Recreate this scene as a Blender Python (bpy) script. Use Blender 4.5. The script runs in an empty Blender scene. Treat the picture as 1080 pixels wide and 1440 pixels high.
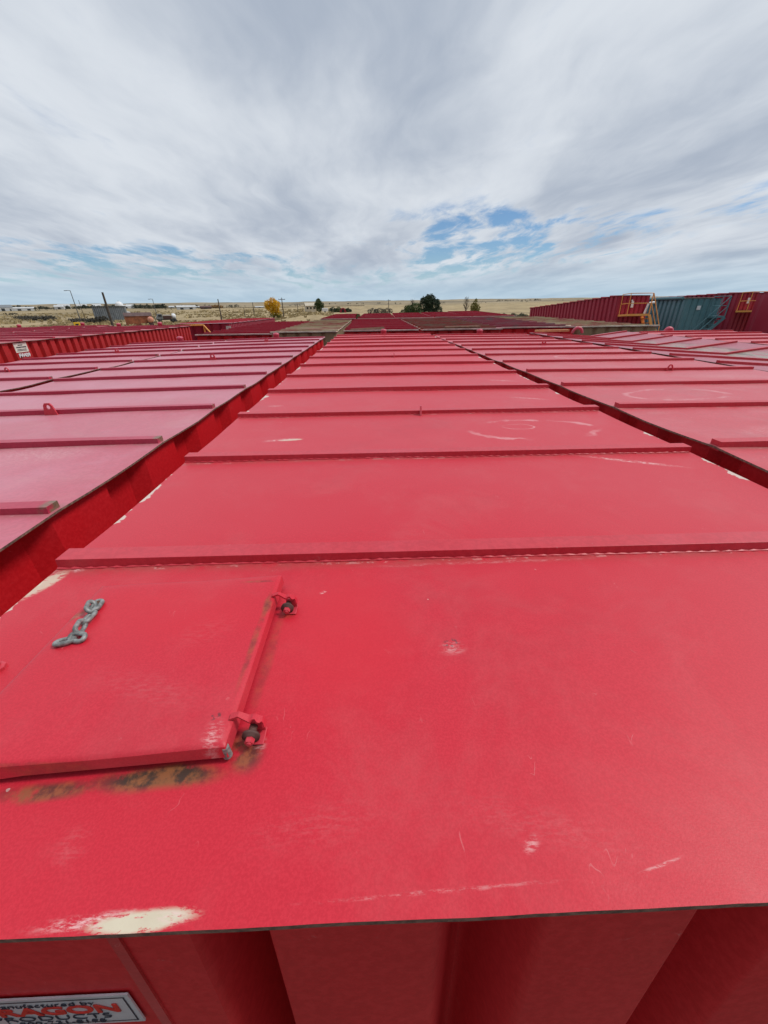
import bpy, math, random
from mathutils import Vector, Matrix
from mathutils import noise as mn
random.seed(7)
R = math.radians
S = 0.65            # metres per unit of the survey (camera height above the near roof = 1)
CZ = 3.95           # camera height in metres
sc = bpy.context.scene
COL = sc.collection

# ------------------------------------------------------------------ node helper
class G:
    def __init__(s, nt):
        s.nt = nt
    def n(s, t, **kw):
        nd = s.nt.nodes.new(t)
        for k, v in kw.items(): setattr(nd, k, v)
        return nd
    def put(s, sock, v):
        if v is None: return
        if hasattr(v, 'is_output'): s.nt.links.new(v, sock)
        else: sock.default_value = v
    def m(s, op, a, b=None, c=None, clamp=False):
        nd = s.n('ShaderNodeMath', operation=op, use_clamp=clamp)
        s.put(nd.inputs[0], a); s.put(nd.inputs[1], b)
        if c is not None: s.put(nd.inputs[2], c)
        return nd.outputs[0]
    def vm(s, op, a, b=None):
        nd = s.n('ShaderNodeVectorMath', operation=op)
        s.put(nd.inputs[0], a)
        if b is not None: s.put(nd.inputs[1], b)
        return nd.outputs[0]
    def mapping(s, v, loc=(0, 0, 0), rot=(0, 0, 0), scale=(1, 1, 1)):
        nd = s.n('ShaderNodeMapping')
        s.put(nd.inputs[0], v); nd.inputs[1].default_value = loc
        nd.inputs[2].default_value = rot; nd.inputs[3].default_value = scale
        return nd.outputs[0]
    def noise(s, v, scale=5, detail=4, rough=.55, dist=0, col=False):
        nd = s.n('ShaderNodeTexNoise')
        s.put(nd.inputs['Vector'], v); nd.inputs['Scale'].default_value = scale
        nd.inputs['Detail'].default_value = detail; nd.inputs['Roughness'].default_value = rough
        nd.inputs['Distortion'].default_value = dist
        return nd.outputs['Color' if col else 'Fac']
    def vor(s, v, scale=5, out='Distance'):
        nd = s.n('ShaderNodeTexVoronoi'); s.put(nd.inputs['Vector'], v); nd.inputs['Scale'].default_value = scale
        return nd.outputs[out]
    def ss(s, v, a, b, lo=0., hi=1.):
        nd = s.n('ShaderNodeMapRange', interpolation_type='SMOOTHSTEP')
        s.put(nd.inputs[0], v)
        for i, x in enumerate((a, b, lo, hi)): s.put(nd.inputs[i + 1], x)
        return nd.outputs[0]
    def mix(s, f, a, b, blend='MIX'):
        nd = s.n('ShaderNodeMix', data_type='RGBA', blend_type=blend)
        s.put(nd.inputs[0], f)
        for k, v in ((6, a), (7, b)):
            if not hasattr(v, 'is_output') and len(v) == 3: v = (*v, 1)
            s.put(nd.inputs[k], v)
        return nd.outputs[2]
    def sep(s, v):
        nd = s.n('ShaderNodeSeparateXYZ'); s.put(nd.inputs[0], v); return nd.outputs
    def comb(s, x, y, z):
        nd = s.n('ShaderNodeCombineXYZ')
        for i, v in enumerate((x, y, z)): s.put(nd.inputs[i], v)
        return nd.outputs[0]
    def obj(s):
        return s.n('ShaderNodeTexCoord').outputs['Object']

def new_mat(name):
    m = bpy.data.materials.new(name); m.use_nodes = True
    b = m.node_tree.nodes['Principled BSDF']
    return m, G(m.node_tree), b

def bump(g, b, h, strength=.2, dist=.002):
    nd = g.n('ShaderNodeBump'); nd.inputs['Strength'].default_value = strength
    nd.inputs['Distance'].default_value = dist
    g.put(nd.inputs['Height'], h); g.put(b.inputs['Normal'], nd.outputs[0])

def simple(name, col, rough=.6, metal=0., var=.25, scale=6.):
    m, g, b = new_mat(name)
    o = g.obj()
    f = g.noise(o, scale, 5, .6)
    c2 = tuple(max(0, c * (1 - var)) for c in col); c3 = tuple(min(1, c * (1 + var)) for c in col)
    g.put(b.inputs['Base Color'], g.mix(g.ss(f, .3, .7), c2, c3))
    b.inputs['Roughness'].default_value = rough; b.inputs['Metallic'].default_value = metal
    return m

# ------------------------------------------------------------------ marks for the near roof (survey units)
RED = (.57, .013, .026)
def paint(name, base=RED, chalk=(.60, .13, .17), chalk_amt=.3, rough=.42, sheen=.10, dirt=None, dirt_amt=0., rust=.0,
          edge=None, grime=0., marks=(), seed=0., fine=False, ends=None, spec=.5):
    m, g, b = new_mat(name)
    o0 = g.obj()
    o = g.vm('ADD', o0, (seed * 3.1, seed * 1.7, seed))
    big = g.noise(o, .9, 4, .6)
    mid = g.noise(o, 6, 5, .65)
    col = g.mix(g.m('MULTIPLY', g.ss(big, .35, .75), chalk_amt), base, chalk)
    col = g.mix(g.m('MULTIPLY', g.ss(mid, .45, .8), chalk_amt * .6), col, chalk)
    xyz = g.sep(o0)
    sp = g.noise(o, 260 if fine else 60, 3, .7)
    col = g.mix(g.ss(sp, .40, .68, 0, .17), col, tuple(min(1, c * 1.25 + .035) for c in base))
    col = g.mix(g.ss(sp, .60, .36, 0, .16), col, tuple(c * .55 for c in base))
    # hairline scratches: contour lines of distorted noise, only here and there
    for sc_, th, msk, cc in ((5.5, .0022, .63, .18), (12., .0035, .64, .18)):
        s1 = g.noise(g.mapping(o, rot=(0, 0, sc_), scale=(1, .5, 1)), sc_, 3, .6, .6)
        line = g.m('LESS_THAN', g.m('ABSOLUTE', g.m('SUBTRACT', s1, .5)), th)
        where = g.ss(g.noise(o, 3.3 + sc_, 2, .5), msk, msk + .08)
        brk = g.ss(g.noise(o, 45, 2, .6), .42, .6)
        col = g.mix(g.m('MULTIPLY', g.m('MULTIPLY', line, brk), g.m('MULTIPLY', where, cc)), col, (.72, .42, .40))
    # tiny chips
    vd = g.vor(o, 15); 
    chip = g.m('MULTIPLY', g.m('LESS_THAN', g.m('ADD', vd, g.m('MULTIPLY', g.m('SUBTRACT', g.noise(o, 160, 2), .5), .08)), .045),
               g.ss(g.noise(o, 4.1, 3), .58, .66))
    col = g.mix(g.m('MULTIPLY', chip, .6), col, (.75, .6, .55))
    if rust:
        rn = g.noise(o, 2.3, 8, .7, .4)
        rm = g.ss(rn, .72 - rust * .3, .86 - rust * .3)
        col = g.mix(rm, col, g.mix(g.noise(o, 30, 4), (.10, .035, .015), (.26, .10, .05)))
    if dirt:
        dn = g.noise(g.mapping(o, scale=(.45, 1.3, 1)), 1.8, 7, .68, .5)
        dm = g.ss(dn, .62 - dirt_amt * .45, .78 - dirt_amt * .35)
        col = g.mix(dm, col, g.mix(g.noise(o, 9, 5), tuple(c * .7 for c in dirt), tuple(min(1, c * 1.2) for c in dirt)))
    if fine or grime:              # faint dust patches
        du = g.noise(o, 3.4, 7, .72, .4)
        col = g.mix(g.ss(du, .46, .74, 0, .09 if fine else .24), col, (.58, .27, .25))
        col = g.mix(g.ss(g.noise(o, 1.7, 6, .7), .50, .70, 0, .20), col, tuple(c * .62 for c in base))
    if grime:                      # dirt and cracked paint caught along the rib joints
        ry = g.m('DIVIDE', g.m('SUBTRACT', g.m('DIVIDE', xyz[1], S), 1.194), 1.31)
        rd = g.m('MULTIPLY', g.m('ABSOLUTE', g.m('SUBTRACT', g.m('FRACT', g.m('ADD', ry, .5)), .5)), 1.31)
        gn = g.noise(o, 7, 6, .72)
        gm = g.m('MULTIPLY', g.ss(g.m('ADD', rd, g.m('MULTIPLY', g.m('SUBTRACT', gn, .5), .12)), .05, .125, 1, 0), g.ss(gn, .34, .60))
        col = g.mix(g.m('MULTIPLY', gm, grime), col, g.mix(g.noise(o, 40, 4), (.10, .045, .035), (.34, .17, .13)))
        fl = g.m('MULTIPLY', g.ss(g.m('ABSOLUTE', g.m('SUBTRACT', rd, .062)), .004, .012, 1, 0), g.ss(g.noise(o, 16, 4, .7), .54, .60))
        col = g.mix(g.m('MULTIPLY', fl, .30), col, (.70, .48, .44))
    if edge:                       # white scraped primer along the long edges (edge = half width)
        ax = g.m('ABSOLUTE', xyz[0])
        en = g.noise(g.comb(0., g.sep(o)[1], g.m('SIGN', xyz[0])), 3.4, 5, .6)
        wv = g.m('MULTIPLY', g.m('SUBTRACT', en, .53), .34)
        thr = g.m('SUBTRACT', edge + .004, g.m('MAXIMUM', g.m('ADD', wv, g.m('MULTIPLY', g.m('SUBTRACT', g.noise(o, 60, 3), .5), .012)), 0.))
        em = g.m('MULTIPLY', g.ss(g.m('SUBTRACT', ax, thr), 0., .004), g.ss(g.noise(o, 34, 5, .7), .30, .40))
        col = g.mix(g.m('MULTIPLY', em, .85), col, (.66, .57, .49))
    if ends:                       # rusty rib ends
        ax = g.m('ABSOLUTE', xyz[0])
        em = g.m('MULTIPLY', g.ss(ax, ends - .05, ends - .012), g.ss(g.noise(o, 13, 5, .7), .46, .60))
        col = g.mix(em, col, g.mix(g.noise(o, 60, 3), (.08, .05, .03), (.30, .19, .12)))
    rgh = rough
    for (x, y, rx, ry, rot, kind, st) in marks:   # metres, tank local
        p = g.mapping(g.vm('SUBTRACT', o0, (x, y, 0)), rot=(0, 0, -rot), scale=(1, 1, 0))
        wob = g.vm('SCALE', g.vm('SUBTRACT', g.noise(o, 9, 3, .6, col=True), (.5, .5, .5)))
        wob.node.inputs['Scale'].default_value = .5 * min(rx, ry) + .006
        p = g.vm('MULTIPLY', g.vm('ADD', p, wob), (1 / rx, 1 / ry, 0))
        ln = g.n('ShaderNodeVectorMath', operation='LENGTH'); g.put(ln.inputs[0], p); d = ln.outputs['Value']
        gr = g.noise(g.mapping(o, rot=(0, 0, -rot + (1.1 if kind == 'scrape' else 0)), scale=(1.0, 3.5, 1)), 52, 6, .75)
        if kind == 'scrape':
            mk = g.m('MULTIPLY', g.ss(d, .55, 1.05, 1, 0), g.ss(g.m('ADD', gr, g.m('MULTIPLY', g.m('SUBTRACT', .6, d), .25)), .36, .46))
            col = g.mix(g.m('MULTIPLY', mk, st), col, g.mix(g.noise(o, 25, 4), (.56, .47, .34), (.68, .61, .46)))
        elif kind == 'scuff':
            mk = g.m('MULTIPLY', g.ss(d, .1, 1.0, 1, 0), g.ss(gr, .44, .62))
            col = g.mix(g.m('MULTIPLY', mk, st), col, (.78, .52, .50))
        elif kind == 'ring':
            mk = g.m('MULTIPLY', g.ss(g.m('ABSOLUTE', g.m('SUBTRACT', d, .9)), .02, .09, 1, 0), g.ss(g.noise(o, 5, 3), .36, .60))
            col = g.mix(g.m('MULTIPLY', mk, st), col, (.80, .48, .48))
        elif kind == 'rust':
            mk = g.m('MULTIPLY', g.ss(d, .35, 1.1, 1, 0), g.ss(g.noise(o, 20, 6, .7), .32, .52))
            col = g.mix(g.m('MULTIPLY', mk, st), col, g.mix(g.ss(g.noise(o, 36, 5, .7), .4, .6), (.055, .028, .018), (.25, .085, .03)))
        elif kind == 'pit':
            mk = g.m('MULTIPLY', g.ss(d, .5, 1.0, 1, 0), g.ss(g.noise(o, 130, 3, .7), .52, .58))
            col = g.mix(g.m('MULTIPLY', mk, st), col, (.03, .025, .03))
        elif kind == 'mud':
            mn_ = g.noise(g.mapping(o, scale=(1, .3, 1)), 4, 6, .65)
            mk = g.m('MULTIPLY', g.ss(d, .25, 1.0, 1, 0), g.ss(mn_, .36, .52))
            col = g.mix(g.m('MULTIPLY', mk, st), col, g.mix(g.ss(mn_, .46, .64), (.34, .31, .25), (.07, .055, .04)))
        elif kind == 'redder':  # soft-edged oval of redder base colour
            mk = g.ss(d, .3, 1.15, 1, 0)
            col = g.mix(g.m('MULTIPLY', mk, st), col, (.62, .012, .026))
    g.put(b.inputs['Base Color'], col)
    rr = g.m('ADD', g.m('ADD', rough - .12, g.m('MULTIPLY', mid, .14)), g.m('MULTIPLY', g.noise(o, 1.9, 6, .7), .13))
    g.put(b.inputs['Roughness'], rr)
    b.inputs['Specular IOR Level'].default_value = spec
    b.inputs['Sheen Weight'].default_value = sheen; b.inputs['Sheen Roughness'].default_value = .45; b.inputs['Sheen Tint'].default_value = (1., .86, .88, 1)
    hh = g.m('ADD', g.m('MULTIPLY', g.noise(o, 420 if fine else 90, 2, .5), .6), g.m('MULTIPLY', mid, .5))
    bump(g, b, hh, .16, .0014 if fine else .003)
    return m

# ------------------------------------------------------------------ mesh helper
class MB:
    def __init__(s): s.v = []; s.f = []; s.mi = []; s.sm = []
    def add(s, vs, fs, mi=0, smooth=False):
        o = len(s.v); s.v += [tuple(v) for v in vs]
        for f in fs: s.f.append([o + i for i in f]); s.mi.append(mi); s.sm.append(smooth)
        return s
    def box(s, x0, x1, y0, y1, z0, z1, mi=0, M=None):
        vs = [Vector((x, y, z)) for z in (z0, z1) for y in (y0, y1) for x in (x0, x1)]
        if M: vs = [M @ v for v in vs]
        return s.add(vs, [(0, 2, 3, 1), (4, 5, 7, 6), (0, 1, 5, 4), (2, 6, 7, 3), (0, 4, 6, 2), (1, 3, 7, 5)], mi)
    def bar(s, a, b, w, h=None, mi=0):
        a, b = Vector(a), Vector(b); h = h or w; d = (b - a)
        q = d.to_track_quat('Y', 'Z').to_matrix().to_4x4(); q.translation = a
        return s.box(-w / 2, w / 2, 0, d.length, -h / 2, h / 2, mi, q)
    def tube(s, pts, r, n=8, mi=0, closed=False, cap=True):
        P = [Vector(p) for p in pts]; k = len(P); rs = r if isinstance(r, (list, tuple)) else [r] * k
        vs = []; up = Vector((.13, .21, 1)).normalized()
        for i, p in enumerate(P):
            if closed: t = P[(i + 1) % k] - P[i - 1]
            else: t = P[min(i + 1, k - 1)] - P[max(i - 1, 0)]
            t.normalize(); u = up - t * up.dot(t)
            if u.length < 1e-3: u = Vector((1, 0, 0)) - t * t.x
            u.normalize(); w = t.cross(u)
            for j in range(n):
                a = 2 * math.pi * j / n; vs.append(p + (u * math.cos(a) + w * math.sin(a)) * rs[i])
        fs = []
        for i in range(k if closed else k - 1):
            i2 = (i + 1) % k
            for j in range(n): fs.append((i * n + j, i * n + (j + 1) % n, i2 * n + (j + 1) % n, i2 * n + j))
        s.add(vs, fs, mi, True)
        if cap and not closed:
            s.add(vs[:n][::-1], [tuple(range(n))], mi); s.add(vs[-n:], [tuple(range(n))], mi)
        return s
    def lathe(s, c, prof, n=20, mi=0, axis='Z'):
        vs = []
        for r, z in prof:
            for j in range(n):
                a = 2 * math.pi * j / n; x, y = r * math.cos(a), r * math.sin(a)
                p = (x, y, z) if axis == 'Z' else ((x, -z, y) if axis == 'Y' else (z, x, y))
                vs.append(Vector(c) + Vector(p))
        fs = [(i * n + j, i * n + (j + 1) % n, (i + 1) * n + (j + 1) % n, (i + 1) * n + j) for i in range(len(prof) - 1) for j in range(n)]
        fs += [tuple(range(n))[::-1], tuple((len(prof) - 1) * n + j for j in range(n))]
        return s.add(vs, fs, mi, n > 8)
    def build(s, name, mats, parent=None, bevel=0., loc=None):
        me = bpy.data.meshes.new(name); me.from_pydata(s.v, [], s.f)
        if not isinstance(mats, (list, tuple)): mats = [mats]
        for m in mats: me.materials.append(m)
        me.polygons.foreach_set('material_index', s.mi); me.polygons.foreach_set('use_smooth', s.sm); me.update()
        o = bpy.data.objects.new(name, me); COL.objects.link(o)
        if parent: o.parent = parent
        if loc: o.location = loc
        if bevel:
            b = o.modifiers.new('bevel', 'BEVEL'); b.width = bevel; b.segments = 2; b.limit_method = 'ANGLE'; b.angle_limit = R(35)
        return o

def tag(o, label=None, cat=None, group=None, kind=None):
    for k, v in (('label', label), ('category', cat), ('group', group), ('kind', kind)):
        if v: o[k] = v
    return o
def empty(name, loc, rz=0.):
    o = bpy.data.objects.new(name, None); COL.objects.link(o); o.location = loc; o.rotation_euler = (0, 0, rz)
    o.empty_display_size = .3
    return o
def text_mesh(name, body, size, mat, parent, M, bold=0., align='LEFT', squash=1.):
    cu = bpy.data.curves.new(name, 'FONT'); cu.body = body; cu.size = size; cu.align_x = align; cu.offset = bold
    cu.extrude = .0006; cu.resolution_u = 4
    t = bpy.data.objects.new(name + '_tmp', cu); COL.objects.link(t)
    bpy.context.view_layer.update()
    me = bpy.data.meshes.new_from_object(t.evaluated_get(bpy.context.evaluated_depsgraph_get()))
    bpy.data.objects.remove(t); bpy.data.curves.remove(cu)
    me.transform(M @ Matrix.Diagonal((squash, 1, 1, 1)))
    me.materials.clear(); me.materials.append(mat)
    me.name = name
    o = bpy.data.objects.new(name, me); COL.objects.link(o); o.parent = parent
    return o

# ------------------------------------------------------------------ camera
f_px, pit, yaw, roll = 540.66, .49804, .02322, -.01412
cy, sy, cp, sp = math.cos(yaw), math.sin(yaw), math.cos(pit), math.sin(pit)
fw = Vector((sy * cp, cy * cp, -sp)); r0 = Vector((cy, -sy, 0)); u0 = r0.cross(fw)
cr, sr = math.cos(roll), math.sin(roll)
r2 = cr * r0 + sr * u0; u2 = -sr * r0 + cr * u0
cam = bpy.data.cameras.new('camera'); cam.sensor_fit = 'HORIZONTAL'; cam.sensor_width = 36
cam.lens = f_px / 1080 * 36; cam.clip_start = .02; cam.clip_end = 30000
co = bpy.data.objects.new('camera', cam); COL.objects.link(co)
Mc = Matrix((r2, u2, -fw)).transposed().to_4x4(); Mc.translation = (0, 0, CZ)
co.matrix_world = Mc; sc.camera = co

# ------------------------------------------------------------------ light, sky
SUN_AZ, SUN_EL = 84, 52
sun = bpy.data.lights.new('sun', 'SUN'); sun.energy = 2.1; sun.angle = R(14); sun.color = (1, .965, .91)
so = bpy.data.objects.new('sun', sun); COL.objects.link(so)
sd = Vector((math.sin(R(SUN_AZ)) * math.cos(R(SUN_EL)), math.cos(R(SUN_AZ)) * math.cos(R(SUN_EL)), math.sin(R(SUN_EL))))
so.rotation_euler = sd.to_track_quat('Z', 'Y').to_euler()

w = bpy.data.worlds.new('World'); sc.world = w; w.use_nodes = True
g = G(w.node_tree); bg = w.node_tree.nodes['Background']
sky = g.n('ShaderNodeTexSky', sky_type='NISHITA'); sky.sun_disc = False
sky.sun_elevation = R(SUN_EL); sky.sun_rotation = R(SUN_AZ); sky.air_density = 1.; sky.dust_density = .0; sky.ozone_density = 5.
SKY = .085
skyc = g.vm('SCALE', sky.outputs[0]); skyc.node.inputs['Scale'].default_value = SKY; skyc = g.vm('MULTIPLY', skyc, (.86, .98, 1.10))
dirv = g.n('ShaderNodeTexCoord').outputs['Generated']
dx, dy, dz = g.sep(dirv)
dzc = g.m('MAXIMUM', dz, 0.)
inv = g.m('DIVIDE', 1., g.m('ADD', dzc, .085))
pl = g.comb(g.m('MULTIPLY', dx, inv), g.m('MULTIPLY', dy, inv), 0.)
WR = R(17)
warp = g.vm('SCALE', g.vm('SUBTRACT', g.noise(pl, .55, 3, .5, col=True), (.5, .5, .5))); warp.node.inputs['Scale'].default_value = .9
pw = g.vm('ADD', pl, warp)
p1 = g.mapping(pw, loc=(3.1, 1.3, 0), rot=(0, 0, WR), scale=(1.0, .5, 1))
p2 = g.mapping(pw, loc=(7.7, 4.2, 0), rot=(0, 0, WR + .25), scale=(1.0, .36, 1))
n1 = g.noise(p1, .75, 5, .5, .15)         # big banks
n2 = g.noise(p2, 2.1, 6, .54, .15)         # streaks
n3 = g.noise(g.mapping(pw, loc=(1, 9, 0), rot=(0, 0, WR + .9), scale=(1, .45, 1)), 3.0, 6, .6)
# azimuth/elevation of the break in the cloud
az = g.m('ARCTAN2', dx, dy)
def patch(a0, aw, e0, ew):
    a = g.m('DIVIDE', g.m('SUBTRACT', az, R(a0)), R(aw)); e = g.m('DIVIDE', g.m('SUBTRACT', dz, math.sin(R(e0))), R(ew))
    return g.ss(g.m('ADD', g.m('MULTIPLY', a, a), g.m('MULTIPLY', e, e)), .0, 1.0, 1, 0)
hole = g.m('MAXIMUM', g.m('MULTIPLY', patch(17, 22, 6.4, 4.8), .64), g.m('MULTIPLY', patch(44, 12, 7.5, 2.5), .55))
hole = g.m('MAXIMUM', hole, g.m('MULTIPLY', patch(-28, 32, 4.0, 2.8), .58))
hole = g.m('MAXIMUM', hole, g.m('MULTIPLY', patch(-2, 22, 3.0, 2.2), .45))
dens = g.m('ADD', g.m('MULTIPLY', n1, .55), g.m('MULTIPLY', n2, .45))
dens = g.m('ADD', dens, g.m('MULTIPLY', g.m('SUBTRACT', n3, .5), .22))
n7 = g.noise(g.mapping(pw, loc=(2, 6, 0), rot=(0, 0, WR + .55), scale=(1, .34, 1)), 3.4, 7, .62)
cov = g.m('ADD', g.m('MULTIPLY', g.m('SUBTRACT', n7, .5), g.m('MULTIPLY', hole, 1.5)), g.m('SUBTRACT', g.m('ADD', g.m('ADD', dens, g.m('MULTIPLY', g.m('SUBTRACT', n3, .5), g.m('ADD', .2, g.m('MULTIPLY', hole, 1.0)))), .215), g.m('MULTIPLY', hole, .33)))
cloud = g.ss(cov, .33, .63)
n6 = g.noise(g.mapping(pw, loc=(5, 2, 0), rot=(0, 0, WR - .1), scale=(1, .16, 1)), 6.5, 5, .6)
shade = g.m('ADD', g.m('ADD', g.m('MULTIPLY', n1, .65), g.m('MULTIPLY', n2, .40)), g.m('MULTIPLY', g.m('SUBTRACT', n6, .5), .10))
sh = g.ss(shade, .38, .72)
cc = g.mix(sh, (.71, .755, .815), (.39, .45, .55))
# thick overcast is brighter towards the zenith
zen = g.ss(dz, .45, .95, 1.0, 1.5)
zen = g.m('MULTIPLY', zen, g.ss(dy, -.9, .25, .55, 1.))     # unseen sky behind the camera dimmed, added to darken end wall and rib fronts
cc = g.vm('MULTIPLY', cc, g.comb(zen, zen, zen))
hz = g.ss(dz, .0, .095, .72, 0.)
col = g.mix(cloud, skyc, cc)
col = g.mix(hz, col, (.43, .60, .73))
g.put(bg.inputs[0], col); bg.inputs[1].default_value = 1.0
sc.view_settings.view_transform = 'Standard'; sc.view_settings.look = 'None'
sc.view_settings.exposure = 0.; sc.view_settings.gamma = 1.
sc.cycles.use_denoising = True
sc.cycles.max_bounces = 6

# ------------------------------------------------------------------ materials
CW = 3.807 * S; CXM = (2.393 - 1.414) / 2; CYF = .263
def mk(x, y, rx, ry, rot, kind, st): return ((x - CXM) * S, (y - CYF) * S, rx * S, ry * S, R(rot), kind, st)
MARKS = [mk(-.53, .281, .16, .017, 3, 'scuff', .9), mk(-.455, .278, .115, .019, 3, 'scrape', 1.), mk(-.40, .281, .05, .012, -8, 'scuff', .8), mk(-1.40, 1.30, .05, .12, -18, 'scrape', .8),
         mk(-.80, 3.25, .20, .05, 12, 'scuff', 1.), mk(-.72, 3.24, .12, .03, 5, 'scrape', .8), mk(1.85, 2.55, .45, .035, -22, 'scuff', 1.0),
         mk(1.45, 3.42, .65, .33, 0, 'ring', .38), mk(1.35, 3.5, .16, .09, 0, 'ring', .4), mk(.31, .37, .03, .018, 30, 'scuff', .5),
         mk(.56, .326, .07, .004, 12, 'scuff', .6), mk(.241, .915, .035, .030, 0, 'pit', .85), mk(.241, .90, .06, .04, 0, 'scuff', .4),
         mk(-.55, .525, .19, .034, 2, 'rust', 1.), mk(-.80, .508, .14, .026, 2, 'rust', .85), mk(-.50, .535, .10, .030, 2, 'rust', 1.), mk(-.352, .585, .05, .065, 20, 'rust', .85),
         mk(-.36, .9, .022, .26, 0, 'rust', .35), mk(-.335, 1.09, .035, .04, 0, 'rust', .5), mk(-.318, .60, .022, .03, 0, 'scuff', .35),
         mk(-.15, .42, .22, .06, 10, 'scuff', .05), mk(.35, .40, .3, .06, -15, 'scuff', .05), mk(.95, .33, .10, .010, 5, 'scuff', .45),
         mk(.1, .30, .35, .005, 2, 'scuff', .30), mk(-.66, .40, .05, .05, 0, 'scuff', .08), mk(-.12, 1.0, .30, .42, 10, 'redder', .5),
         mk(.5, 1.37, .7, .014, 1, 'scuff', .28), mk(-1.32, 1.40, .05, .02, 0, 'scuff', .8), mk(-.22, 1.20, .02, .012, 20, 'scuff', 1.),
         mk(1.9, 4.75, .3, .05, -20, 'scuff', .8), mk(1.95, 6.0, .3, .06, -20, 'scuff', .7), mk(-1.15, 4.6, .12, .05, 0, 'scuff', .7), mk(1.6, .45, .3, .05, 10, 'scuff', .08)]
M = {}
M['roof_near'] = paint('red roof paint', grime=0.45, base=(.56, .008, .026), chalk_amt=.06, rough=.46, spec=.36, sheen=.20, edge=CW / 2, marks=MARKS, fine=True)
M['rib'] = paint('red rib paint', base=(.53, .018, .034), chalk_amt=.2, sheen=.06)
M['wall_shade'] = paint('red end wall paint', base=(.55, .016, .022), chalk=(.50, .035, .045), chalk_amt=.25, rough=.5, seed=20, spec=.35, sheen=0)
M['wall'] = paint('red wall paint', base=(.56, .006, .012), chalk=(.46, .02, .03), chalk_amt=.25, rough=.5, seed=2, spec=.35, sheen=0)
M['roof_pink'] = paint('chalky pink red roof paint', grime=0.5, base=(.52, .075, .12), chalk=(.60, .22, .29), chalk_amt=.7, sheen=.40, seed=3, rough=.45,
    marks=[(.55, 1.35, .35, .07, R(-12), 'ring', .7), (.62, 2.35, .4, .25, 0, 'scuff', .45), (-.2, 3.3, .5, .2, 0, 'scuff', .2)])
M['rib_pink'] = paint('chalky crimson rib paint', base=(.43, .014, .05), chalk=(.52, .10, .16), chalk_amt=.3, seed=4, ends=CW / 2 - .014)
M['roof_red'] = paint('weathered red roof paint', grime=0.55, base=(.54, .022, .038), chalk=(.60, .15, .19), chalk_amt=.35, marks=[(-.5, 2.9, .45, .22, R(8), 'ring', .35), (.6, 3.7, .5, .2, 0, 'scuff', .3), (.2, 5.5, .6, .25, R(-10), 'ring', .3), (-.7, 1.9, .3, .12, R(20), 'scuff', .35), (.75, 6.6, .35, .18, 0, 'mud', .5), (-.6, 7.6, .5, .25, 0, 'scuff', .3)], seed=5, rough=.44, sheen=.22)
M['roof_dirty'] = paint('dusty mauve roof paint', grime=0.6, base=(.38, .06, .095), chalk=(.42, .13, .17), chalk_amt=.6, seed=6, sheen=.1, marks=[(.45, 5.6, .50, 6.2, 0, 'mud', .95)])
M['roof_dull'] = paint('dull dark red roof paint', grime=0.6, base=(.42, .016, .034), chalk=(.50, .08, .11), chalk_amt=.45, seed=7, dirt=(.22, .13, .11), dirt_amt=.18, spec=.3, sheen=.16)
M['roof_brown'] = paint('rusty brown roof paint', base=(.28, .04, .03), chalk=(.24, .12, .08), chalk_amt=.6, seed=8, rust=.7, dirt=(.20, .15, .10), dirt_amt=.35, spec=.25)
M['roof_purple'] = paint('faded plum roof paint', base=(.28, .03, .05), chalk=(.30, .13, .16), chalk_amt=.6, seed=9, dirt=(.17, .12, .11), dirt_amt=.3, spec=.25)
M['roof_tan'] = paint('roof under tan dust', base=(.33, .03, .045), chalk=(.34, .16, .12), chalk_amt=.5, seed=10, dirt=(.40, .315, .19), dirt_amt=.62, spec=.2)
M['wall_tan'] = paint('wall under tan dust', base=(.33, .27, .16), chalk=(.40, .33, .21), chalk_amt=.6, seed=11, dirt=(.30, .24, .14), dirt_amt=.5, spec=.2)
M['wall_crimson'] = paint('crimson wall paint', base=(.33, .009, .032), chalk=(.40, .05, .08), chalk_amt=.3, seed=12, rough=.5, spec=.35)
M['wall_bright'] = paint('bright red wall paint', base=(.43, .009, .010), chalk=(.45, .04, .04), chalk_amt=.2, seed=13, rough=.5, spec=.35)
M['wall_teal'] = paint('teal wall paint', base=(.07, .20, .23), chalk=(.18, .32, .35), chalk_amt=.45, seed=14, rough=.5, rust=.1)
M['roof_teal'] = paint('dusty teal roof paint', base=(.05, .12, .14), chalk=(.25, .24, .22), chalk_amt=.7, seed=15, dirt=(.3, .27, .22), dirt_amt=.6)
M['rib_dull'] = paint('dark dull red rib paint', base=(.34, .012, .032), chalk=(.40, .06, .09), chalk_amt=.3, seed=19, spec=.2, sheen=0)
M['lug'] = paint('red lug paint', base=(.56, .03, .05), chalk_amt=.3, seed=16)
M['orange'] = paint('orange railing paint', base=(.82, .33, .045), chalk=(.78, .45, .22), chalk_amt=.4, seed=17)
M['cap'] = paint('pink red cap paint', base=(.46, .025, .06), chalk=(.55, .12, .17), chalk_amt=.5, seed=18)
M['rusty_edge'] = simple('rusty cut steel', (.17, .095, .07), .85, 0, .5, 60)
M['trim'] = simple('pale weathered trim', (.60, .42, .38), .5, 0, .3, 4)
M['trim_white'] = simple('dusty white trim', (.66, .60, .48), .6, 0, .25, 4)
M['galv'] = simple('galvanised chain steel', (.24, .245, .235), .58, .35, .45, 90)
M['black'] = simple('black rubber', (.012, .011, .011), .7, 0, .4, 30)
M['dark'] = simple('dark grimy steel', (.075, .032, .026), .7, 0, .5, 30)
M['plate'] = simple('silver label foil', (.60, .62, .66), .38, .35, .10, 20)
M['ink'] = simple('dark blue black ink', (.018, .02, .035), .6, 0, .2, 30)
M['red_ink'] = simple('red ink', (.52, .02, .012), .5, 0, .15, 30)
M['paper'] = simple('weathered white placard', (.66, .62, .54), .6, 0, .15, 12)
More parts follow.
